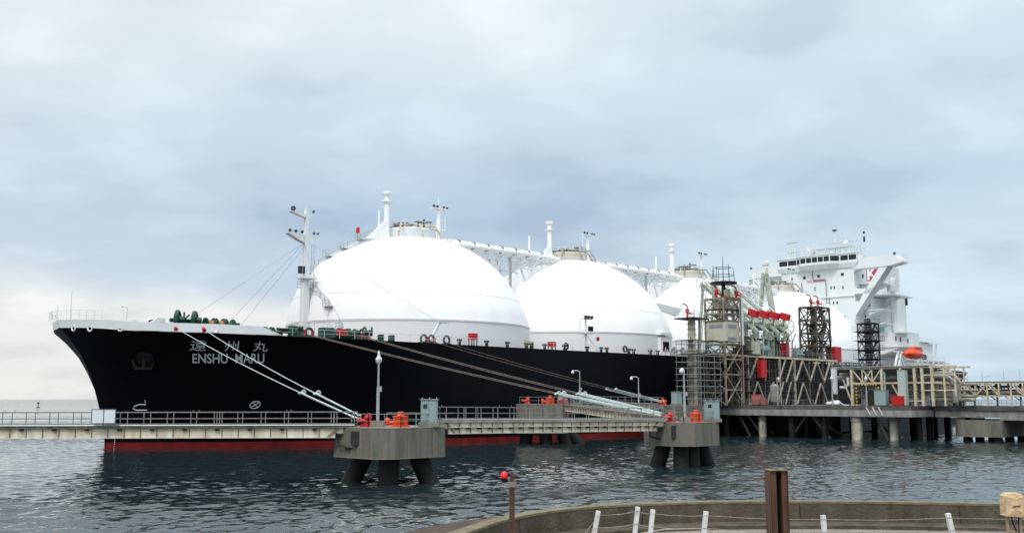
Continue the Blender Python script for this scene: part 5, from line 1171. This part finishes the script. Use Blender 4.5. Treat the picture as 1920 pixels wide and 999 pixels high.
# loading arms
def arm(s, label, px=0.0):
    o = thing('marine_loader', label, 'loading arm', (s, 34, UZ + .12), 'S', 'pale green loading arms reaching over to the ship')
    m = MB(); m.tube((s, 34, UZ + .12), (s, 34, 22.6), .62, n=12); m.box(s - .8, s + .8, 33.2, 34.8, UZ + .12, UZ + .6); m.build('riser', LGREEN, o, smooth=True)
    A = Vector((s, 34, 22.9)); C = Vector((s - .2, 24.4, 31.0))
    m = MB(); m.tube(A, C, .36, n=10); m.beam(A + Vector((.75, 0, .7)), C + Vector((.6, 0, .6)), .17); m.beam(A + Vector((-.75, 0, .7)), C + Vector((-.6, 0, .6)), .17); m.beam(A + Vector((0, .3, 1.5)), C + Vector((0, .3, 1.2)), .14)
    for i in range(9):
        u = i / 9; a = A.lerp(C, u); b = A.lerp(C, u + .11)
        m.beam(a, b + Vector((.68, 0, .65)), .08); m.beam(a, b + Vector((-.68, 0, .65)), .08); m.beam(b + Vector((.68, 0, .65)), b + Vector((-.68, 0, .65)), .08); m.beam(a + Vector((0, .3, 1.4)), b + Vector((.68, 0, .65)), .07)
    m.build('inboard_arm', LGREEN, o, smooth=False)
    E_ = Vector((s - .2, 23.0, 18.4)); m = MB(); m.tube(C, E_, .32, n=10); m.beam(C + Vector((.5, .6, 0)), E_ + Vector((.3, .3, 0)), .14); m.build('outboard_arm', LGREEN, o)
    MB().wheel(C + Vector((-.7, 0, 0)), 1.75, .09, (1, .35, 0), 8).build('apex_sheave', LGREEN, o, smooth=True)
    MB().wheel(A + Vector((.6, 1.4, -.7)), 1.25, .09, (.6, .8, 0), 8).build('pivot_sheave', LGREEN, o, smooth=True)
    m = MB(); m.beam(A + Vector((.3, -1.0, 1.5)), A + Vector((.3, 2.6, -2.3)), .4, .75); m.beam(A + Vector((-.7, -.6, .9)), A + Vector((-.7, 2.4, -1.6)), .25, .4); m.beam(A + Vector((0, 1.0, -.3)), Vector((s, 35.8, 23.9)), .4, .45); m.beam(A + Vector((.3, 2.5, -2.2)), A + Vector((.3, 1.5, -2.8)), .3); m.build('counter_beam', LGREEN, o)
    MB().box(s - .9, s + .9, 33.4, 35.3, 22.1, 22.9).tube((s - 1.3, 34.6, 21.6), (s + 1.3, 34.6, 21.6), .3).build('slewing_head', mat('slewing_head_grey', (.22, .25, .22), .5), o)  # slewing head in a plain grey, darker than the arm
    q = Vector((s, 36.0, 24.5)); dy = Vector((0, 1, -.34)).normalized(); m = MB(); m.beam(q - dy * 1.02, q + dy * 1.02, .85, 1.35); m.build('counterweight', RED, o)
    m = MB(); m.path([A + Vector((1.4, .5, 1.6)), C + Vector((.3, .8, 1.8))], .05); m.path([A + Vector((1.4, .9, 1.2)), C + Vector((.3, 1.3, 1.0))], .05); m.build('balance_cable', GALV, o)
    return o
arm(121.2, 'loading arm nearest the main tower, first of the four stretched out arms'); arm(125.3, 'second loading arm from the main tower'); arm(129.4, 'third loading arm from the main tower'); arm(133.5, 'fourth stretched out loading arm, beside the upright parked one')
pk = thing('marine_loader', 'loading arm parked upright with a big wheel at its top', 'loading arm', (138, 30, UZ + .12), 'S', 'pale green loading arms reaching over to the ship')
m = MB(); m.tube((138, 30, UZ + .12), (138, 30, 22.6), .65, n=12); m.build('riser', LGREEN, pk, smooth=True)
m = MB(); m.tube((138.3, 30.9, 22.4), (138, 29.3, 34.0), .75, .6, 12); m.build('inboard_arm', LGREEN, pk, smooth=True)
m = MB(); m.tube((137.8, 27.0, 22.6), (137.6, 28.9, 34.6), .38, .5, 12); m.build('outboard_arm', LGREEN, pk, smooth=True)
MB().wheel((138.6, 29.0, 34.4), 2.2, .13, (.5, .86, 0), 10).build('apex_sheave', LGREEN, pk, smooth=True)
MB().lathe((138.2, 29.1, 34.3), [(.9, -.5), (.9, .5)], 16, (.5, .86, 0)).box(137.6, 138.6, 28.6, 29.6, 36.2, 36.5).build('swivel', CREAM, pk, smooth=True)
MB().wheel((139.9, 32.5, 22.9), 1.9, .13, (1, 0, 0), 8).build('pivot_sheave', LGREEN, pk, smooth=True)
m = MB(); m.beam((138.5, 31, 24.4), (139.2, 33.4, 19.6), .7, 1.0); m.build('counter_beam', LGREEN, pk)
MB().box(137.4, 139, 29, 30.6, 23.4, 26.4).build('red_motor', RED, pk)
m = MB()
for s in range(118, 137, 2): m.tube((s, 35, UZ + .12), (s, 35, 18.6 + (s % 3) * .8), .32); m.tube((s, 35, 18), (s + 1, 31, 18.4), .24)
m.box(118, 137, 31, 35.4, 19.6, 19.7); m.rail([(118, 35.4, 19.7), (137, 35.4, 19.7)], 1, 1.5, .035); m.build('arm_manifold', LGREEN, ls, smooth=False)
# cabinets on the upper deck
def box_thing(name, label, cat, s0, s1, t0, t1, z0, z1, mt, group=None, frame='S', door=True):
    o = thing(name, label, cat, ((s0 + s1) / 2, (t0 + t1) / 2, z0), frame, group)
    MB().box(s0, s1, t0, t1, z0 + .12, z1).build('housing', mt, o); MB().box(s0 + .1, s1 - .1, t0 + .1, t1 - .1, z0, z0 + .119).build('base_frame', DSTEEL, o)
    MB().box(s0 - .06, s1 + .06, t0 - .06, t1 + .06, z1, z1 + .06).build('lid', mt, o)
    if door:
        if frame == 'S': MB().box(s0 + .15, s1 - .15, t1, t1 + .03, z0 + .3, z1 - .15).build('door', mt, o)
        else: MB().box(s0 + .1, s1 - .1, t0 - .03, t0, z0 + .3, z1 - .15).build('door', mt, o)
    return o
o = box_thing('red_cabinet', 'red cabinet on the loading deck below the counterweights', 'cabinet', 133.3, 135.0, 33.6, 35.8, UZ + .12, 19.0, RED, 'red cabinets on the loading deck'); MB().box(133.26, 133.3, 34.3, 34.9, 16.7, 17.3).build('label_plate', WHITE2, o)
box_thing('red_cabinet', 'red cabinet at the right corner of the loading deck', 'cabinet', 154.6, 157.6, 33.8, 36.0, UZ - .35, 19.0, RED, 'red cabinets on the loading deck')
box_thing('beige_cabinet', 'beige cabinet on the left of the loading deck', 'cabinet', 119.2, 122.4, 35.0, 36.6, UZ + .12, 18.9, BEIGE)
o = thing('buffer_tank', 'grey green horizontal tank between the beige and red cabinets', 'tank', (127, 34, UZ + .12), 'S'); MB().lathe((125.2, 34.6, 17.6), [(.3, 0), (.85, .4), (.85, 3.2), (.3, 3.6)], 18, (1, 0, 0)).build('shell', TEAL, o, smooth=True); MB().box(126, 126.3, 34, 35.2, UZ + .12, 17).box(127.8, 128.1, 34, 35.2, UZ + .12, 17).build_each('saddle', DSTEEL, o)
box_thing('red_locker', 'red locker hanging inside the steel frame under the beige cabinet', 'locker', 121.5, 123.6, 36.3, 37.2, 11.6, 15.2, RED)
box_thing('pump_box', 'faded red box on the jetty edge below the loading deck', 'box', 114.6, 116.0, 39.0, 40.6, DZ, DZ + 2.0, mat('faded_red', (.50, .16, .13), .6))
box_thing('pump_box', 'small faded red box beside the larger one on the jetty edge', 'box', 114.6, 115.6, 41.0, 42.0, DZ, DZ + 1.1, mat('faded_red', (0, 0, 0)))
o = thing('vertical_tank', 'small upright grey tank on the jetty under the loading deck', 'tank', (116, 42.7, DZ), 'S'); MB().lathe((116, 43.2, DZ + .4), [(.3, 0), (.8, .25), (.85, .4), (.85, 3.2), (.6, 3.5), (.1, 3.6)], 18).build('shell', PIPE, o, smooth=True); m = MB(); [m.tube((116 + a, 43.2 + b, DZ), (116 + a, 43.2 + b, DZ + .6), .08) for a in (-.5, .5) for b in (-.5, .5)]; m.build_each('leg', DSTEEL, o)
for t_, h_, lab in ((36.9, 6.4, 'slim pole lamp on the jetty edge below the main tower'), (44.6, 5.2, 'slim pole lamp to the right of the small upright tank'), (55.6, 5.2, 'slim pole lamp beside the tall white box'), (62.0, 5.0, 'slim pole lamp in front of the striped gateway'), (73.5, 6.2, 'slim pole lamp where the trestle begins')):
    lamp_post(114.6 if t_ < 70 else 122.6, t_, DZ, h_, lab, 'S', arm=-.5 if t_ < 50 else 0, plinth=False)
# pipe rack with striped gateway
pr = thing('pipe_rack', 'cream pipe rack over the jetty roadway carrying thick grey pipes', 'pipe rack', (119, 64, DZ), 'S')
for t_ in (58.0, 63.6, 67.0, 69.4, 70.7, 72.4):
    for s in (117.5, 123.5): MB().beam((s, t_, DZ), (s, t_, 12.9), .42).build('column', CREAM, pr)
m = MB()
for s in (117.5, 123.5):
    m.beam((s, 55, 12.95), (s, 76.5, 12.95), .34); m.beam((s, 58, 10.3), (s, 74, 10.3), .28)
for t_ in range(56, 77, 3): m.beam((117.5, t_, 12.9), (123.5, t_, 12.9), .2)
for t_ in (58.0, 63.6): m.beam((117.5, t_, 10.3), (123.5, t_, 10.3), .2)
for s in (117.5,):
    for a, za, b, zb_ in ((58.1, 12.8, 60, 10.4), (60, 12.8, 60, 10.3), (60.1, 12.7, 61.8, 10.5), (60.2, 10.5, 61.8, 12.7), (61.8, 12.8, 61.8, 10.3), (63.5, 12.8, 61.8, 10.4), (67.0, 7.2, 70.7, 7.2), (56.3, 11, 57.8, 7), (65.4, 10, 67.0, 7)): m.beam((s, a, za), (s, b, zb_), .2)
    for z_ in (9.0, 11.6): m.beam((s, 70.7, z_), (s, 76.2, z_), .2)
    m.beam((s, 76.2, 8), (s, 76.2, 12.9), .25); m.beam((s, 74.4, DZ), (s, 74.4, 12.9), .25)
for t_ in (64.8, 66, 68.2, 72.9, 75.4): m.beam((123.5, t_, DZ), (123.5, t_, 12.9), .2)
for z_ in (8.4, 9.6, 11.0, 11.9): m.beam((123.5, 55, z_), (123.5, 76, z_), .14)
for t_ in (65, 68, 71, 74): m.beam((120.5, t_, 12.8), (120.5, t_ + 2, 10.3), .14)
m.build('frame_beam', CREAM, pr)
for s_, t0_, z_, r_ in ((121.8, 55, 8.0, .28), (122.4, 56, 9.0, .22), (121, 63.5, 7.4, .32), (122, 55, 10.0, .2)): MB().tube((s_, t0_, z_), (s_, 78, z_), r_, n=10).build('pipe', PIPE, pr, smooth=True)
MB().box(117, 124, 54.6, 72, 13.13, 13.25).build('top_walkway', GALV, pr); MB().rail([(117, 54.6, 13.25), (117, 72, 13.25)], .9, 2, .03).build('rack_railing', GALV, pr)
for s, z_, r_ in ((119.5, 11.3, .45), (121, 11.9, .4), (120, 10.9, .3)): MB().path([(s, 54, z_), (s, 73, z_), (s, 74.2, z_ - .15), (s, 75, z_ - .8), (s, 75.3, z_ - 1.8), (s, 75.3, z_ - 4.4)], r_, 10).build('pipe', PIPE, pr, smooth=True)
m = MB(); m.path([(118, 55.4, 9.6), (118, 56.6, 9.6), (118, 57.0, 10), (118, 57.0, 11.4)], .25, 8); m.build('pipe', WHITE2, pr, smooth=True)
m = MB(); m.path([(116.8, 63.8, 8.0), (116.8, 64.4, 9.0), (116.8, 64.4, 12.0), (116.8, 64.0, 12.3)], .16, 8); m.build('vent_pipe', TEAL, pr, smooth=True)
rr = random.Random(2)
for j in range(14):
    s = rr.uniform(119, 128); y = rr.uniform(55, 74); m = MB(); z0 = DZ + .02; m.box(s, s + rr.uniform(.6, 2.2), y, y + rr.uniform(.6, 2), z0, z0 + rr.uniform(.6, 2.6)); m.tube((s, y, z0), (s, y, z0 + rr.uniform(2.5, 6)), .14); m.build('rack_equipment', rr.choice((DSTEEL, DSTEEL, STEEL, GALV)), pr)
sg_ = thing('striped_gateway', 'black and yellow striped height gauge frame under the pipe rack', 'height gauge', (116.6, 59, DZ), 'S')
def stripes(a, b, n, nm):
    a = Vector(a); b = Vector(b); m = MB()
    for i in range(n): m.mat(i % 2).beam(a.lerp(b, i / n), a.lerp(b, (i + 1) / n), .22)
    m.build(nm, [YEL, BLK], sg_)
stripes((116.6, 59.2, DZ), (116.6, 59.2, 9.9), 12, 'post'); stripes((116.6, 63.3, DZ), (116.6, 63.3, 9.9), 12, 'post'); stripes((116.6, 59.2, 10.04), (116.6, 63.3, 10.04), 16, 'crossbar')
MB().box(116.55, 116.65, 59.6, 62.6, 9.3, 9.9).build('netting', DSTEEL, sg_)
box_thing('control_box', 'pale grey green box standing right of the striped gateway', 'cabinet', 115.0, 116.4, 63.2, 65.2, DZ, 9.0, TEAL)
box_thing('red_chest', 'red chest on the jetty edge near the trestle', 'chest', 115.0, 116.6, 66.2, 68.2, DZ, 8.0, RED)
box_thing('tall_box', 'tall pale green panel box rising to the top of the pipe rack', 'panel box', 115.6, 116.8, 67.2, 68.5, DZ, 12.4, mat('pale_teal', (.42, .50, .47), .5, var=.05))
box_thing('tall_box', 'tall white box at the right end of the loading frame', 'panel box', 115.2, 116.1, 55.2, 55.9, 8.3, 13.0, POSTW)
o = thing('hose_heap', 'heap of white bags and hoses lying on the jetty by the gateway', 'bags', (115.5, 55.5, DZ), 'S'); m = MB()
for i, (a, b) in enumerate(((115.2, 54.6), (115.6, 55.3), (115.1, 56.0), (116, 55.8))): m.ball((a, b, DZ + .35 + .25 * (i % 2)), .5, (1, 1.2, .75), 12, 8)
m.build_each('bag', POSTW, o, smooth=True); m = MB(); m.path([(115, 56, DZ + .1), (114.9, 57, DZ + .5), (115, 57.6, DZ + .1), (115, 58.4, DZ + .1)], .09); m.build('hose', POSTW, o, smooth=True)
# aft gangway tower with footbridge
gt = lattice('stair_tower', 'dark purple stair tower with railed landings in front of the stern house', 'tower', 176.2, 180.0, 31.0, 34.5, 14.6, 25.6, 5, mat('purple_steel', (.05, .042, .058), .6), .24, .14, ((14.6, .9), (17.0, .9), (19.2, .9), (21.4, .9), (23.6, .9), (25.6, .3)))
MB().tube((178.1, 32.7, 14.6), (178.1, 32.7, 26.8), .75, n=12).build('core_column', mat('purple_steel', (0, 0, 0)), gt, smooth=True)
m = MB()
for j in range(5): z0 = 14.7 + j * 2.2; m.beam((176.6, 34.2 - (j % 2), z0), (179.6, 34.2 - (j % 2), z0 + 2.1), .6, .12)
m.build('stair', mat('purple_steel', (0, 0, 0)), gt)
MB().box(179.0, 180.9, 35.3, 35.5, 23.8, 24.7).build('green_sheet', mat('green_sheet', (.10, .42, .30), .6), gt)
m = MB(); m.prism(oct_(178, 33, 4.5, 3.5, .8), 3.0, 6.3); [m.tube((178 + a, 33 + b, 3), (178 + a * 1.5, 33 + b * 1.5, -3), .8) for a in (-3, 3) for b in (-2, 2)]; m.tube((178, 33, 6.3), (178, 33, 14.6), 1.4, n=16); m.build('tower_base', CONC, gt)
fb = thing('truss_bridge', 'green grey truss gangway from the loading deck to the dark stair tower', 'gangway', (166, 34, 14.5), 'S')
m = MB()
for t_ in (33, 34.6):
    m.beam((155, t_, 14.2), (176, t_, 14.2), .22); m.beam((155, t_, 15.8), (176, t_, 15.8), .18)
    for i in range(12): a = 155 + i * 1.75; m.beam((a, t_, 14.2), (a, t_, 15.8), .12); m.beam((a, t_, 14.2 if i % 2 else 15.8), (a + 1.75, t_, 15.8 if i % 2 else 14.2), .1)
m.box(155, 176, 33, 34.6, 14.3, 14.36); m.build('truss', mat('green_grey', (.12, .17, .15), .6), fb)

# ================================================================ TRESTLE
tr = thing('trestle_bridge', 'concrete trestle road leading off to the right from the jetty', 'trestle', (125, 90, 0), 'S')
m = MB(); m.box(122, 134, 70.6, 150, DZ - .7, DZ); m.build('deck_slab', DECKC, tr)
m = MB()
for a, b in ((70.6, 75.0), (75.03, 81.2), (81.23, 100), (100.03, 125), (125.03, 150)):
    for s in (122.3, 126, 130, 133.5): m.box(s, s + .5, a, b, DZ - 2.3 if a > 80 else DZ - 1.9, DZ - .702)
m.build('girder', BEAMC, tr)
MB().rail([(122.1, 70.6, DZ), (122.1, 150, DZ)], 1.0, 1.6, .03).build('railing', GALV, tr)
MB().rail([(133.8, 70.6, DZ), (133.8, 150, DZ)], 1.0, 1.6, .03).build('railing', GALV, tr)
pb = thing('bridge_pier', 'heavy concrete pier block with short legs under the trestle', 'pier', (127, 78, 0), 'S')
m = MB(); m.prism([(120.8, 74.9), (120.8, 76.3), (121.6, 81.8), (136, 81.8), (136, 74.6), (121.5, 74.2)], 1.25, DZ - 2.32); m.build('cap_block', CONC, pb)
for s in (122.6, 128, 134):
    for t_ in (75.8, 80.6): MB().tube((s, t_, 1.25), (s + (.4 if s < 125 else 0), t_ + (.5 if t_ > 78 else -.3), -3), .75, n=14).build('leg', PILE, pb, smooth=True)
for t_ in (93, 108):
    o = thing('bridge_pier', 'concrete pier block of the trestle %s' % ('nearer the jetty at the frame edge' if t_ < 100 else 'farther towards the shore'), 'pier', (127, t_, 0), 'S', 'trestle pier blocks')
    MB().box(121, 135, t_ - 3, t_ + 3, 1.25, DZ - 2.32).build('cap_block', CONC, o)
    for s in (122.6, 128, 134): MB().tube((s, t_, 1.25), (s, t_, -3), .8, n=14).build('leg', PILE, o, smooth=True)
pt = thing('pipe_truss', 'long cream truss full of pipes running along the trestle', 'pipe truss', (127, 95, DZ), 'S')
m = MB()
T0_, T1_ = 71.3, 150
for s in (124.0, 128.5):
    m.beam((s, T0_, 10.2), (s, T1_, 10.2), .26); m.beam((s, T0_, 8.0), (s, T1_, 8.0), .22)
    t_ = T0_; i = 0
    while t_ < T1_:
        m.beam((s, t_, 8.0), (s, t_, 10.2), .24)
        t2 = min(t_ + 1.9, T1_)
        if i % 6 != 5: m.beam((s, t_, 10.1) if i % 2 == 0 else (s, t_, 8.1), (s, t2, 8.1) if i % 2 == 0 else (s, t2, 10.1), .2); m.beam((s, t_ + .5, 10.1), (s, t2, 8.6), .14)
        if i % 2 == 0: m.beam((s, t_, DZ), (s, t_, 8.0), .28); m.beam((s, t_, 7.2), (s, max(t_ - 1.1, T0_), 8.0), .16)
        t_ += 1.9; i += 1
m.build('truss_frame', CREAM, pt)
for s, z_, r_ in ((125.2, 8.6, .42), (126.4, 8.7, .5), (127.6, 8.5, .35), (126, 9.6, .25)): MB().tube((s, 71, z_), (s, 150, z_), r_, n=10).build('pipe', PIPE if s < 127 else mat('pipe_rust', (.26, .20, .16), .6, var=.3), pt, smooth=True)
MB().box(123.8, 128.7, 71.3, 150, 10.36, 10.44).build('cable_tray', DSTEEL, pt)
m = MB()
for t_ in (73.5, 75, 77.5, 81, 83.6, 88, 92.5): m.tube((126, t_, 10.4), (126, t_, 12.2), .035)
m.beam((126, 77.6, 11.2), (126, 79, 11.5), .05); m.build('whip_mast', GALV, pt)
lamp_post(122.6, 90.6, DZ, 5.8, 'slim pole lamp with hooked arm on the trestle near the right edge', 'S', arm=-.7, plinth=False)

# ================================================================ BUOY AND SEA DETAILS
o = thing('buoy', 'tiny dark buoy floating far off on the left near the horizon', 'buoy', (-400, 850, 0), 'W')
MB().lathe((-400, 850, -.5), [(1.2, 0), (1.5, .8), (1.3, 1.4), (.4, 1.6)], 14).build('float', DSTEEL, o, smooth=True); MB().tube((-400, 850, 1), (-400, 850, 4.2), .3).box(-400.9, -399.1, 849.8, 850.2, 3.6, 5.0).build('topmark', DSTEEL, o)

# ================================================================ FOREGROUND SHORE
def offset(pts, dd):
    o_ = []
    for i, (x, y) in enumerate(pts):
        a = pts[max(i - 1, 0)]; b = pts[min(i + 1, len(pts) - 1)]; t = Vector((b[0] - a[0], b[1] - a[1], 0)).normalized(); o_.append((x - t.y * dd, y + t.x * dd))
    return o_
line_w = smooth_poly([(-6.5, 8), (-4.4, 15), (-2.8, 20.5), (-1.16, 24.7), (0.2, 28.2), (2.4, 30.7), (5.7, 32.0), (9.1, 32.3), (12.4, 32.0), (15.7, 31.35), (21, 30), (30, 27), (45, 21)])
outw = offset(line_w, .42)
# wall thing
wt = thing('sea_wall', 'curved weathered concrete sea wall along the near shore', 'wall', (8, 32, 3.5), 'W')
def ribbon(a, b, za0, za1, zb1, zb0):
    """closed wall section between lines a (inner) and b (outer)"""
    m = MB(); n = len(a); vs = []
    for (x, y), (u, v) in zip(a, b): vs += [(x, y, za0), (x, y, za1), (u, v, zb1), (u, v, zb0)]
    fs = []
    for i in range(n - 1):
        for j in range(4): fs.append((i * 4 + j, i * 4 + (j + 1) % 4, (i + 1) * 4 + (j + 1) % 4, (i + 1) * 4 + j))
    fs += [(0, 1, 2, 3), (n * 4 - 4, n * 4 - 3, n * 4 - 2, n * 4 - 1)]
    m.add(vs, fs); return m
inn_b = offset(line_w, -.10)
m = MB(); n = len(line_w); vs = []
for (x, y), (u, v), (p_, q_) in zip(line_w, outw, inn_b): vs += [(p_, q_, 3.3), (x, y, 4.235), (u, v, 4.235), (u, v, 2.4)]
fs = [(i * 4 + j, i * 4 + (j + 1) % 4, (i + 1) * 4 + (j + 1) % 4, (i + 1) * 4 + j) for i in range(n - 1) for j in range(4)]
m.add(vs, fs); m.build('wall_body', WALLC, wt)
ribbon(offset(line_w, -.015), offset(outw, .02), 4.236, 4.30, 4.30, 4.236).build('coping', CAPC, wt)
ribbon(offset(line_w, -.85), offset(line_w, -.13), 3.3, 3.66, 3.70, 3.3).build('footing', WALLC, wt)
m = MB(); rr = random.Random(9)
for i in range(6, n - 6, 9):
    x, y = line_w[i]; x2, y2 = inn_b[i]; m.path([(x - .005, y - .012, 4.23), (lerp(x, x2, .5) + rr.uniform(-.03, .03), lerp(y, y2, .5) - .015, 3.9), (x2 + rr.uniform(-.05, .05), y2 - .012, 3.6)], .012, 4)
m.build_each('joint', mat('joint_dark', (.025, .022, .016), .9), wt)
# outer apron
apl = smooth_poly([(-13, 8), (-8.6, 19), (-5.6, 28), (-3.63, 33.2), (-2.07, 36.1), (0.81, 38.8), (3.4, 39.9), (8, 40.2), (14, 39.7), (22, 37.5), (34, 33), (50, 26)])
inn = smooth_poly([(-7.0, 8), (-4.8, 15.2), (-3.2, 20.8), (-1.6, 25.1), (-.3, 28.5), (2.1, 31.2), (5.6, 32.5), (9.1, 32.8), (12.6, 32.5), (21.2, 30.5), (30.2, 27.5), (45.2, 21.5)])
m = MB(); n = min(len(apl), len(inn)); apl = apl[:n]; inn = inn[:n]; toe = offset(apl, 5.0); vs = []
for a, b, c in zip(inn, apl, toe): vs += [(*a, 3.2), (*b, 3.2), (*c, -1.5)]
m.add(vs, [(i * 3 + j, i * 3 + j + 1, i * 3 + j + 4, i * 3 + j + 3) for i in range(n - 1) for j in range(2)]); m.solo('rock_apron', APRN, None, None, (0, 30, 2), 'W', kind='structure')
# ground
gx = offset(line_w, -.5); m = MB(); m.add([(-6, -60, 3.55), (60, -60, 3.55), (60, 20, 3.55)] + [(x, y, 3.55) for x, y in reversed(gx)], [tuple(range(3 + len(gx)))])
m.solo('ground', GRND, None, None, (8, 20, 3.5), 'W', kind='structure')
# steel post, lamp post
o = thing('steel_post', 'thick brown steel H-section post standing in front of the sea wall', 'post', (5.45, 21, 3.55), 'W')
m = MB(); m.box(5.27, 5.285, 20.8, 21.2, 3.55, 6.045); m.box(5.27, 5.42, 20.85, 20.87, 3.55, 6.045); m.box(5.53, 5.65, 20.85, 20.87, 3.55, 6.045); m.box(5.405, 5.42, 20.87, 21.2, 3.55, 6.045); m.box(5.53, 5.545, 20.87, 21.2, 3.55, 6.045); m.box(5.635, 5.65, 20.8, 21.2, 3.55, 6.045); m.box(5.42, 5.53, 21.17, 21.19, 3.55, 6.045); m.build('flange', RUSTB, o)
MB().box(5.423, 5.527, 21.12, 21.168, 3.55, 6.04).build('web', BLK, o)
MB().box(5.26, 5.66, 20.79, 21.21, 6.046, 6.062).tube((5.46, 20.95, 6.06), (5.46, 20.95, 6.1), .02).build('cap_plate', CAPC, o)
o = thing('signal_post', 'thin brown post with a red lamp on a bracket at its top', 'signal lamp', (0, 26, 3.5), 'W')
m = MB(); m.box(-.07, .07, 25.93, 26.07, 3.55, 5.35); m.box(-.05, .05, 25.95, 26.05, 5.35, 5.66); m.build('post', RUSTB, o)
m = MB(); m.box(-.24, .02, 25.95, 26.03, 5.36, 5.40); m.box(-.1, .12, 25.9, 25.94, 5.28, 5.42); m.tube((.08, 25.9, 5.3), (.08, 25.9, 5.5), .015); m.build('bracket', mat('bracket_grey', (.22, .19, .16), .6), o)
MB().lathe((-.2, 25.99, 5.4), [(.05, 0), (.09, .06), (.09, .1)], 14).build('lamp_base', BLK, o, smooth=True)
MB().lathe((-.2, 25.99, 5.5), [(.085, 0), (.095, .04), (.09, .11), (.05, .16), (.01, .17)], 18).build('red_lens', LAMPR, o, smooth=True)
# barbed wire fence
fe = thing('barbed_wire_fence', 'low barbed wire fence on leaning white posts in front of the sea wall', 'fence', (6, 24, 3.55), 'W')
PX = [(2.03, 24, 4.90, -.14), (3.01, 24.4, 4.95, -.10), (3.34, 24.2, 4.91, -.09), (4.58, 24.1, 4.88, -.09), (7.31, 24, 4.80, 0.02), (10.24, 24, 4.84, .13), (13.0, 24, 4.84, .02)]
for x, y, z_, ln in PX:
    b = (x + ln * 1.9, y, 3.55)
    m = MB(); m.beam(b, (x, y, z_), .115, .10); m.build('fence_post', POSTW, fe)
tops = [(x, y - .06, z_ - .09) for x, y, z_, l in PX]; mids = [(lerp(x, x + l * 1.9, .26), y - .06, z_ - .38) for x, y, z_, l in PX]; lows = [(lerp(x, x + l * 1.9, .5), y - .06, z_ - .66) for x, y, z_, l in PX]
rr = random.Random(4)
for row, sag in ((tops, .03), (mids, .03), (lows, .04)):
    m = MB(); ext = [(row[0][0] - 1.1, row[0][1] - 1.2, 3.75 if row is tops else row[0][2] - .8)] + row
    for a, b in zip(ext[:-1], ext[1:]):
        a = Vector(a); b = Vector(b); L = (b - a).length; k_ = max(4, int(L / .25)); pts = [a.lerp(b, i / k_) - Vector((0, 0, sag * 4 * (i / k_) * (1 - i / k_) + rr.uniform(-.004, .004))) for i in range(k_ + 1)]
        m.path(pts, .007, 4)
        for q in pts[1:-1]:
            for _ in range(2): v = Vector((rr.uniform(-1, 1), rr.uniform(-1, 1), rr.uniform(-1, 1))).normalized() * .03; m.beam(q - v, q + v, .006)
    m.build('barbed_wire', WIRE, fe)
o = thing('guard_rail', 'low pale pipe hoop rail standing behind the left fence posts', 'guard rail', (4, 27, 3.55), 'W')
m = MB(); m.path([(2.75, 26, 3.55), (2.8, 26, 3.95), (3.3, 26.05, 4.12), (3.9, 26.2, 4.2), (4.95, 26.4, 4.2), (5.15, 26.4, 4.12), (5.22, 26.4, 3.95), (5.22, 26.4, 3.55)], .022, 8); m.build('hoop', mat('rail_pale', (.36, .31, .25), .5), o, smooth=True)
m = MB()
for i in range(9): m.beam((3.4 + i * .19, 26.2, 3.6), (3.4 + i * .19, 26.2, 4.12), .014)
m.build_each('infill_bar', mat('rail_pale', (0, 0, 0)), o)
o = thing('concrete_block', 'low concrete block with pale top lying behind a white fence post', 'block', (7.8, 27, 3.55), 'W')
m = MB(); m.prism(oct_(8.1, 26.6, .33, .35, .05), 3.55, 3.95); m.build('block_body', WALLC, o); MB().box(7.78, 8.42, 26.26, 26.94, 3.951, 4.0).build('block_top', mat('block_pale', (.50, .48, .42), .8), o)
# wrapped box on posts
o = thing('wrapped_box', 'box wrapped in beige cloth on a thin stand at the right edge', 'wrapped box', (10.85, 22, 3.55), 'W')
m = MB(); m.add([(10.585, 21.85, 5.02), (10.98, 21.83, 5.0), (10.98, 22.15, 5.0), (10.585, 22.15, 5.02), (10.60, 21.86, 5.44), (10.97, 21.84, 5.43), (10.97, 22.15, 5.43), (10.60, 22.15, 5.44), (10.66, 21.88, 5.50), (10.93, 21.88, 5.50), (10.93, 22.12, 5.5), (10.66, 22.12, 5.5), (10.8, 21.80, 5.2), (10.79, 21.815, 5.38)],
    [(3, 2, 1, 0), (0, 1, 12), (1, 5, 13, 12), (0, 12, 13, 4), (4, 13, 5), (1, 2, 6, 5), (2, 3, 7, 6), (3, 0, 4, 7), (4, 5, 9, 8), (5, 6, 10, 9), (6, 7, 11, 10), (7, 4, 8, 11), (8, 9, 10, 11)]); m.build('cloth_wrap', CLOTH, o)
m = MB(); m.beam((10.66, 22, 3.55), (10.66, 22, 5.03), .05); m.beam((10.93, 22, 3.55), (10.93, 22, 5.03), .05); m.beam((10.66, 22, 4.7), (10.93, 22, 4.7), .04); m.build('stand', mat('stand_beige', (.34, .27, .18), .7), o)
m = MB(); m.path([(10.74, 21.98, 5.0), (10.77, 21.97, 4.85), (10.83, 21.97, 4.7)], .015); m.path([(10.9, 21.98, 5.0), (10.88, 21.97, 4.6)], .012); m.build('cable', BLK, o)
m = MB(); m.box(10.72, 10.87, 21.80, 21.806, 5.24, 5.25); m.box(10.70, 10.86, 21.80, 21.806, 5.215, 5.23); m.build('print_line', mat('print_dark', (.10, .07, .05), .8), o)
